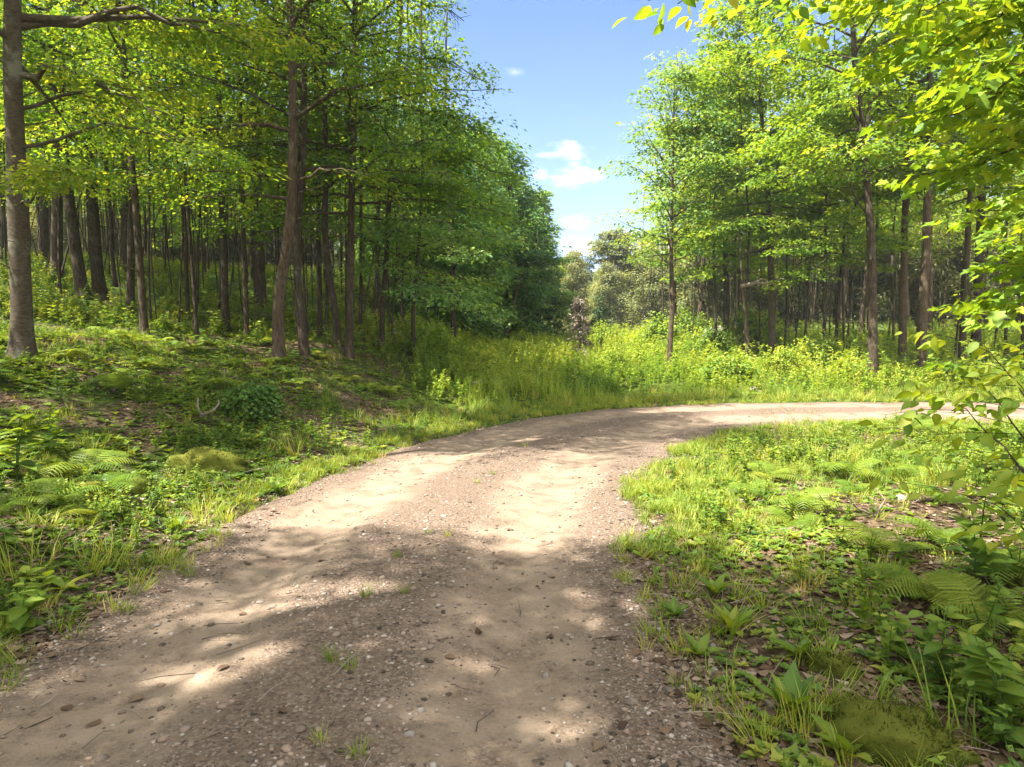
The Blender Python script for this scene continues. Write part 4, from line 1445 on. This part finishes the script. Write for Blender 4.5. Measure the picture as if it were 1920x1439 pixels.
# tall broad-leaved herbs at the lower right
HM = [plant_mesh(t_forb(rt, .5, 16, .16, OVATE, 2, .25), 'herb', M['herb']) for _ in range(3)]
for px, py, sc, lab in [(1830, 1100, 1.2, 'broad-leaved glossy herb rising among the ferns at the right'),
                        (1760, 1290, .75, 'blue-green leafy herb in shade right of the lance-leaved rosettes'),
                        (1850, 1330, .75, 'compound-leaved herb in shade right of the mossy rock'),
                        (1895, 1400, .9, 'leafy herb in the bottom right corner'),
                        (1680, 1240, .5, 'small dark herb in shade below the ferns'),
                        (30, 900, 1.5, 'big-leaved dark herb at the left edge of the bank'),
                        (90, 860, 1.1, 'pale-topped leafy herb beside the big-leaved one on the left bank'),
                        (40, 1190, .8, 'bright leafy herb at the left edge by the gravel')]:
    x, y = at_px(px, py)
    put_mesh(HM, 'broadleaf_herb', x, y, sc, lab, 'plant')


# grass in flower by the bend
def t_flowergrass(rng):
    mb_ = MB()
    for i in range(11):
        a = rng.random() * 6.28
        h = rng.uniform(.55, .85)
        l_ = rng.uniform(.15, .5)
        s_ = np.linspace(0, 1, 6)
        pts = np.column_stack([math.cos(a) * l_ * h * s_ ** 2, math.sin(a) * l_ * h * s_ ** 2, h * (s_ - .12 * s_ ** 3)])
        tube(mb_, pts, np.linspace(.0025, .001, 6), 3, .3)
        n_ = 26
        f = rng.uniform(.72, 1.0, n_)
        q = np.column_stack([np.interp(f, s_, pts[:, c_]) for c_ in range(3)])
        q += rng.normal(0, .022, (n_, 3))
        leaves(mb_, LANCE, q, np.column_stack([rng.normal(0, 1, (n_, 2)), rng.normal(-.6, .5, n_)]), rng.normal(0, 1, (n_, 3)), .022, rng.uniform(.3, 1, n_))
    return mb_.arrays()


FG = [plant_mesh(t_flowergrass(rt), 'flowering_grass', M['straw']) for _ in range(2)]
for px, py, lab in [(1460, 855, 'straw-coloured flowering grass arching at the inner bend, left of two'), (1510, 852, 'straw-coloured flowering grass arching at the inner bend, right of two')]:
    x, y = at_px(px, py)
    put_mesh(FG, 'flowering_grass', x, y, 1.0, lab, 'grass clump')


# --- bushes
def bush_proto(seed, Rr, Hh, nst, per, size, lmat, tmpl=DIAM):
    rng = np.random.default_rng(seed)
    mw, ml = MB(), MB()
    SP = []
    for i in range(nst):
        a = rng.random() * 6.28
        rr = Rr * math.sqrt(rng.random())
        h = Hh * (1 - .55 * (rr / Rr) ** 2) * rng.uniform(.65, 1.15)
        top = np.array([math.cos(a) * rr, math.sin(a) * rr, h])
        tube(mw, [(top[0] * .1, top[1] * .1, -.05), top * [.6, .6, .6], top], [.012, .008, .003], 4)
        for f in (1.0, .82, .62, .42):
            q = top * [f, f, f] + rng.normal(0, .06, 3)
            SP.append((*q, math.cos(a), math.sin(a), .17 * rng.uniform(.7, 1.3), rng.normal(.48, .15)))
    leaf_cloud(ml, np.array(SP), per, size, rng, tmpl, flat=.2, lean=.35, jit=.6)
    r_ = empty('bush', (0, 0, 0))
    obj('stems', mw.mesh('stems', M['bark_dark'], True), r_)
    obj('foliage', ml.mesh('foliage', lmat), r_)
    return r_


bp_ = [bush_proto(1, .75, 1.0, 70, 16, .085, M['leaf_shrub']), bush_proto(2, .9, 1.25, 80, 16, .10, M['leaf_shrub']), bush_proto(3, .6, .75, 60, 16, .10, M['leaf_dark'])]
BUSH = [(0, 1368, 722, 18.3, 1.0, 'dense leafy bush at the grass edge beside the far bend of the road'),
        (1, 1232, 668, 31, 1.35, 'rounded light green bush behind the slender lone tree'),
        (1, 1330, 668, 27, 1.0, 'sunny bush right of the slender lone tree'),
        (1, 1410, 640, 30, 1.5, 'high bright bush on the rising brush behind the dead snag'),
        (0, 1475, 690, 21, .9, 'bush at the foot of the straight brown maple on the right'),
        (1, 1530, 700, 21.5, .9, 'bush between the two roadside trunks on the right'),
        (0, 1600, 716, 19, .75, 'low bush just left of the tall forked maple'),
        (0, 1675, 722, 18.2, .6, 'low bush between the tall forked maple and the spotted trunk'),
        (0, 1770, 722, 18.0, .8, 'bush right of the spotted trunk beyond the road'),
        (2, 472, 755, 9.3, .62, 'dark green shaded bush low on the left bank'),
        (1, 1135, 660, 36, 1.0, 'bush on the right of the dead conifer base'),
        (1, 980, 648, 33, .8, 'cool green bush at the shaded back of the clearing'),
        (0, 1150, 710, 21, .85, 'leafy bush in the sunlit front of the clearing'),
        (0, 1010, 725, 18, .7, 'bush in the half shade left of the bend'),
        (0, 905, 705, 18.5, .8, 'shaded bush at the left of the clearing'),
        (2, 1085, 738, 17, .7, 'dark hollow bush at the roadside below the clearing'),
        (1, 1290, 640, 36, 1.4, 'bright brush heap far behind the lone tree')]
first = set()
for (k_, px, py, d_, sc, lab) in BUSH:
    x = P(px, py, d_)[0]
    loc = (x, d_, tz(x, d_) - .03)
    if k_ not in first:
        first.add(k_)
        o = bp_[k_]
        o.location = loc
        o.scale = (sc,) * 3
    else:
        o = copy_tree(bp_[k_], loc, rg.random() * 6.28, sc)
    tag(o, lab, 'bush')

# --- mossy mounds and rocks
SV, ST = subdiv(*subdiv(*subdiv(IV, IT)))


def rock(name, px, py, w_, h_, dpt, mat, label, cat='rock', seed=0, sink=.35, rz=0.0, amp=.16, y=None):
    if 'moss' in name:
        amp = .34
    if y is None:
        x, y = at_px(px, py)
    else:
        x = P(px, py, y)[0]
    V = SV.copy()
    n_ = amp * vn(V[:, 0] * 1.7 + seed, V[:, 1] * 1.7 + V[:, 2], seed) + amp * .5 * vn(V[:, 0] * 4 + seed, V[:, 2] * 4 + V[:, 1] * 2, seed + 1) + .04 * vn(V[:, 0] * 11, V[:, 1] * 11 + V[:, 2] * 9, seed + 2)
    V = V * (1 + n_)[:, None] * [w_ / 2, dpt / 2, h_]
    mb_ = MB()
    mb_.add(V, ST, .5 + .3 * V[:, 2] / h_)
    if 'moss' in name:
        q_ = np.random.default_rng(seed)
        nf_ = int(5200 * (w_ * dpt) ** .5)
        i_ = q_.integers(0, len(V), nf_)
        i_ = i_[V[i_, 2] > 0]
        n_v = unit(V[i_] / (np.array([w_ / 2, dpt / 2, h_]) ** 2))
        p_v = V[i_] + q_.normal(0, .012, (len(i_), 3)) * [1, 1, .3]
        leaves(mb_, LANCE, p_v, n_v + q_.normal(0, .5, n_v.shape), q_.normal(0, 1, n_v.shape), q_.uniform(.012, .032, len(i_)), np.clip(q_.normal(.6, .2, len(i_)), 0, 1))
    o = obj(name, mb_.mesh(name, mat, True), None, (x, y, float(ground_z([x], [y])[0]) - sink * h_ * .3))
    o.rotation_euler = (0, 0, rz)
    return tag(o, label, cat)


rock('mossy_rock', 1690, 1395, .50, .14, .34, M['moss'], 'olive moss-covered rock at the bottom right of the verge', seed=3, rz=-.5)
rock('mossy_rock', 1560, 1262, .26, .07, .16, M['moss'], 'small mossy lump above the moss-covered rock', seed=5, rz=-.5)
rock('mossy_mound', 235, 930, .42, .20, .34, M['moss'], 'golden moss mound in a sun patch on the left bank', 'mound', seed=8)
rock('mossy_mound', 385, 880, .75, .20, .5, M['moss'], 'wide dark moss mound right of the golden one', 'mound', seed=11)
rock('mossy_mound', 150, 940, .4, .16, .3, M['moss'], 'dull green moss mound left of the golden one', 'mound', seed=14)
rock('rock', 1415, 742, .5, .22, .4, M['rock'], 'pale broken rocks at the foot of the roadside bush', seed=17)
rock('rock', 1690, 938, .16, .05, .1, M['rock'], 'small white stone lying in the sunny verge', seed=19)
rock('boulder', 1340, 592, 1.6, 1.2, 1.2, M['rock'], 'grey boulder showing above the brush behind the lone tree', 'boulder', seed=21, y=33)
rock('stone', 1023, 1273, .035, .018, .03, M['rock'], 'smooth bluish white stone in the right wheel track', 'stone', seed=23)
rock('stone', 790, 1337, .04, .014, .03, M['rock'], 'flat grey angular stone left of the right wheel track', 'stone', seed=25)
rock('stone', 1338, 1262, .05, .022, .04, M['rock'], 'grey stone lying under the leaves at the right road edge', 'stone', seed=27)
rock('stone', 1336, 1216, .035, .03, .03, M['rock'], 'upright little grey stone at the right road edge', 'stone', seed=29)
rock('stone', 768, 1383, .05, .014, .035, M['rock'], 'pale flat stone near the bottom of the road', 'stone', seed=31)


# --- fallen branches
def branch(px, py, pts, r_, label, name='fallen_branch', mat=None):
    x, y = at_px(px, py)
    B_ = np.array([x, y, float(ground_z([x], [y])[0])])
    mb_ = MB()
    for line in pts:
        C_ = np.array([P(a, b_, y) - B_ for a, b_ in line])
        C_[:, 1] += np.linspace(0, .12, len(C_))
        tube(mb_, C_, np.linspace(r_, r_ * .35, len(C_)), 6, .7)
    tag(obj(name, mb_.mesh(name, mat or M['stick'], True), None, B_), label, 'branch')


branch(375, 782, [[(352, 790), (375, 780), (398, 770), (405, 758), (402, 752)], [(378, 779), (366, 765), (363, 748)]], .025, 'forked bleached branch lying on the left bank')
branch(410, 722, [[(402, 722), (414, 718), (417, 706), (415, 692)], [(414, 718), (440, 705)]], .016, 'thin pale curved branch above the forked one on the left bank')
branch(210, 735, [[(209, 736), (213, 728), (215, 718)], [(211, 732), (204, 724)]], .01, 'short upright dry stick on the left bank')
branch(245, 704, [[(225, 708), (240, 702), (262, 698)]], .09, 'broken grey log piece in the left wood floor', 'log')
branch(1480, 985, [[(1590, 930), (1610, 955), (1640, 968), (1690, 980), (1730, 985)], [(1640, 968), (1668, 940), (1650, 915)]], .011, 'bare dark arching stem over the sunny right verge', 'dry_stem')
branch(1780, 700, [[(1770, 704), (1785, 690), (1796, 672), (1802, 648)]], .04, 'bare leaning stick at the foot of the right wood')
branch(900, 745, [[(884, 719), (904, 716)]], .04, 'tiny pale stub of wood in the green left edge of the clearing', 'wood_stub')


# ------------------------------------------------------------------ near maple overhanging from the right
def near_tree(name, label, base, limbs, tmpl, size, per, lmat, bark, H, r0, sr, seed, dens=6.0, jit=.45, flat=.06, lean_=.35, wr=1.0):
    rng = np.random.default_rng(seed)
    B_ = np.array([base[0], base[1], float(ground_z([base[0]], [base[1]])[0])])
    mw, ml = MB(), MB()
    C = trunk_curve([np.zeros(3), np.array([.05, .1, H * .5])], H, rng)
    rad = r0 * np.clip(1 - .8 * C[:, 2] / H, .1, 1)
    tube(mw, C, rad, 10, .5, flare(seed))
    SP = []
    for (z0, tip, sag) in limbs:
        p0 = np.array([np.interp(z0, C[:, 2], C[:, 0]), np.interp(z0, C[:, 2], C[:, 1]), z0])
        p1 = P(*tip) - B_
        L = np.linalg.norm(p1 - p0)
        s_ = np.linspace(0, 1, 10)
        wv = rng.normal(0, .012 * L, (10, 3))
        wv[0] = wv[-1] = 0
        pl = p0 + (p1 - p0) * s_[:, None] + np.array([0, 0, 1]) * (sag * np.sin(s_ * PI))[:, None] + wv
        tube(mw, pl, np.linspace(wr * (.008 + .008 * L), .003 * wr, 10), 6)
        dv = unit(p1 - p0)
        az = math.atan2(dv[1], dv[0])
        for j in range(int(L * dens)):
            f = .18 + .82 * (j + rng.random()) / int(L * dens)
            q = np.array([np.interp(f, s_, pl[:, c_]) for c_ in range(3)])
            a2 = az + (1 if j % 2 else -1) * rng.uniform(.35, 1.25)
            l2 = rng.uniform(.25, .75) * (1.15 - .6 * f)
            q2 = q + np.array([math.cos(a2), math.sin(a2), rng.normal(-.02, .14)]) * l2
            tube(mw, [q, (q + q2) / 2 + [0, 0, .02], q2], np.array([.005, .0035, .002]) * wr, 4)
            tn = rng.normal(.5, .14)
            for g_ in (.55, 1.0):
                SP.append((*(q + (q2 - q) * g_), math.cos(a2), math.sin(a2), sr * rng.uniform(.7, 1.2), tn))
        SP.append((*p1, math.cos(az), math.sin(az), sr, .5))
    leaf_cloud(ml, np.array(SP), per, size, rng, tmpl, B_, False, flat=flat, lean=lean_, jit=jit)
    r_ = empty(name, B_, label, 'tree')
    obj('trunk', mw.mesh('trunk', bark, True), r_)
    obj('crown', ml.mesh('crown', lmat), r_)
    return r_


near_tree('maple_tree', 'near maple whose big sunlit leaves hang in from the right edge', (6.3, 5.6),
          [(4.6, (1560, 40, 6.0), .25), (4.4, (1660, 120, 6.2), .2), (4.9, (1720, 30, 5.2), .2), (4.2, (1700, 230, 6.6), .2), 
           (3.8, (1810, 330, 5.6), .15), (3.0, (1860, 575, 6.0), .1), (2.9, (1880, 600, 5.0), .1),
           (3.6, (1890, 420, 5.0), .1), (4.4, (1850, 180, 4.8), .1), (5.0, (1820, 60, 7.6), .1), (4.6, (1790, 160, 8.0), .1), (4.0, (1760, 280, 8.4), .1),
           (3.6, (1880, 500, 7.6), .1), (5.6, (1620, -60, 6.0), .1), (4.8, (1740, 110, 5.2), .1), (5.0, (1850, 60, 5.6), .1), (4.2, (1890, 260, 5.3), .1), (4.5, (1780, 220, 5.8), .1), (4.0, (1840, 340, 6.2), .1)],
          MAPLE, .107, 9, M['leaf_right'], M['bark'], 8, .11, .24, 301, 8)
near_tree('ash_tree', 'tree outside the view whose single leafy bough hangs across the top of the sky', (4.6, 2.6),
          [(4.6, (1270, 8, 4.4), .15), (4.7, (1400, -18, 4.8), .15), (4.8, (1480, 10, 5.4), .1)],
          OVATE, .10, 5, M['leaf_left'], M['bark'], 7, .10, .17, 302, 5, .5, .04, .7)
near_tree('sapling', 'broad-leaved roadside sapling at the right edge in front of the road', (2.75, 3.35),
          [(.5, (1770, 745, 4.1), .1), (.6, (1800, 690, 3.9), .1), (.75, (1840, 640, 3.7), .1), (.8, (1890, 700, 3.4), .06), (.3, (1830, 930, 3.3), .05), (.9, (1930, 640, 3.8), .05), (.4, (1900, 860, 3.0), .05)],
          OVATE, .082, 6, M['leaf_shrub'], M['bark_dark'], 1.35, .016, .14, 303, 6, .55, .05, .4, .45)


# ------------------------------------------------------------------ summer air
m = bpy.data.materials.new('haze_air')
m.use_nodes = True
nt_ = m.node_tree
nt_.nodes.clear()
pv = nt_.nodes.new('ShaderNodeVolumePrincipled')
pv.inputs['Color'].default_value = (.92, .96, 1.0, 1)
pv.inputs['Density'].default_value = 0.0007
pv.inputs['Anisotropy'].default_value = 0.2
om = nt_.nodes.new('ShaderNodeOutputMaterial')
nt_.links.new(pv.outputs[0], om.inputs['Volume'])
hx0, hx1, hy0, hy1, hz0, hz1 = -430, 430, -170, 630, -3, 62
V = np.array([(x, y, z) for z in (hz0, hz1) for y in (hy0, hy1) for x in (hx0, hx1)], float)
T = np.array([(0, 2, 1), (1, 2, 3), (4, 5, 6), (5, 7, 6), (0, 1, 4), (1, 5, 4), (2, 6, 3), (3, 6, 7), (0, 4, 2), (2, 4, 6), (1, 3, 5), (3, 7, 5)])
mb = MB()
mb.add(V, T)
tag(obj('haze', mb.mesh('haze', m)), 'thin bright summer haze filling the air of the clearing', 'haze', kind='stuff')
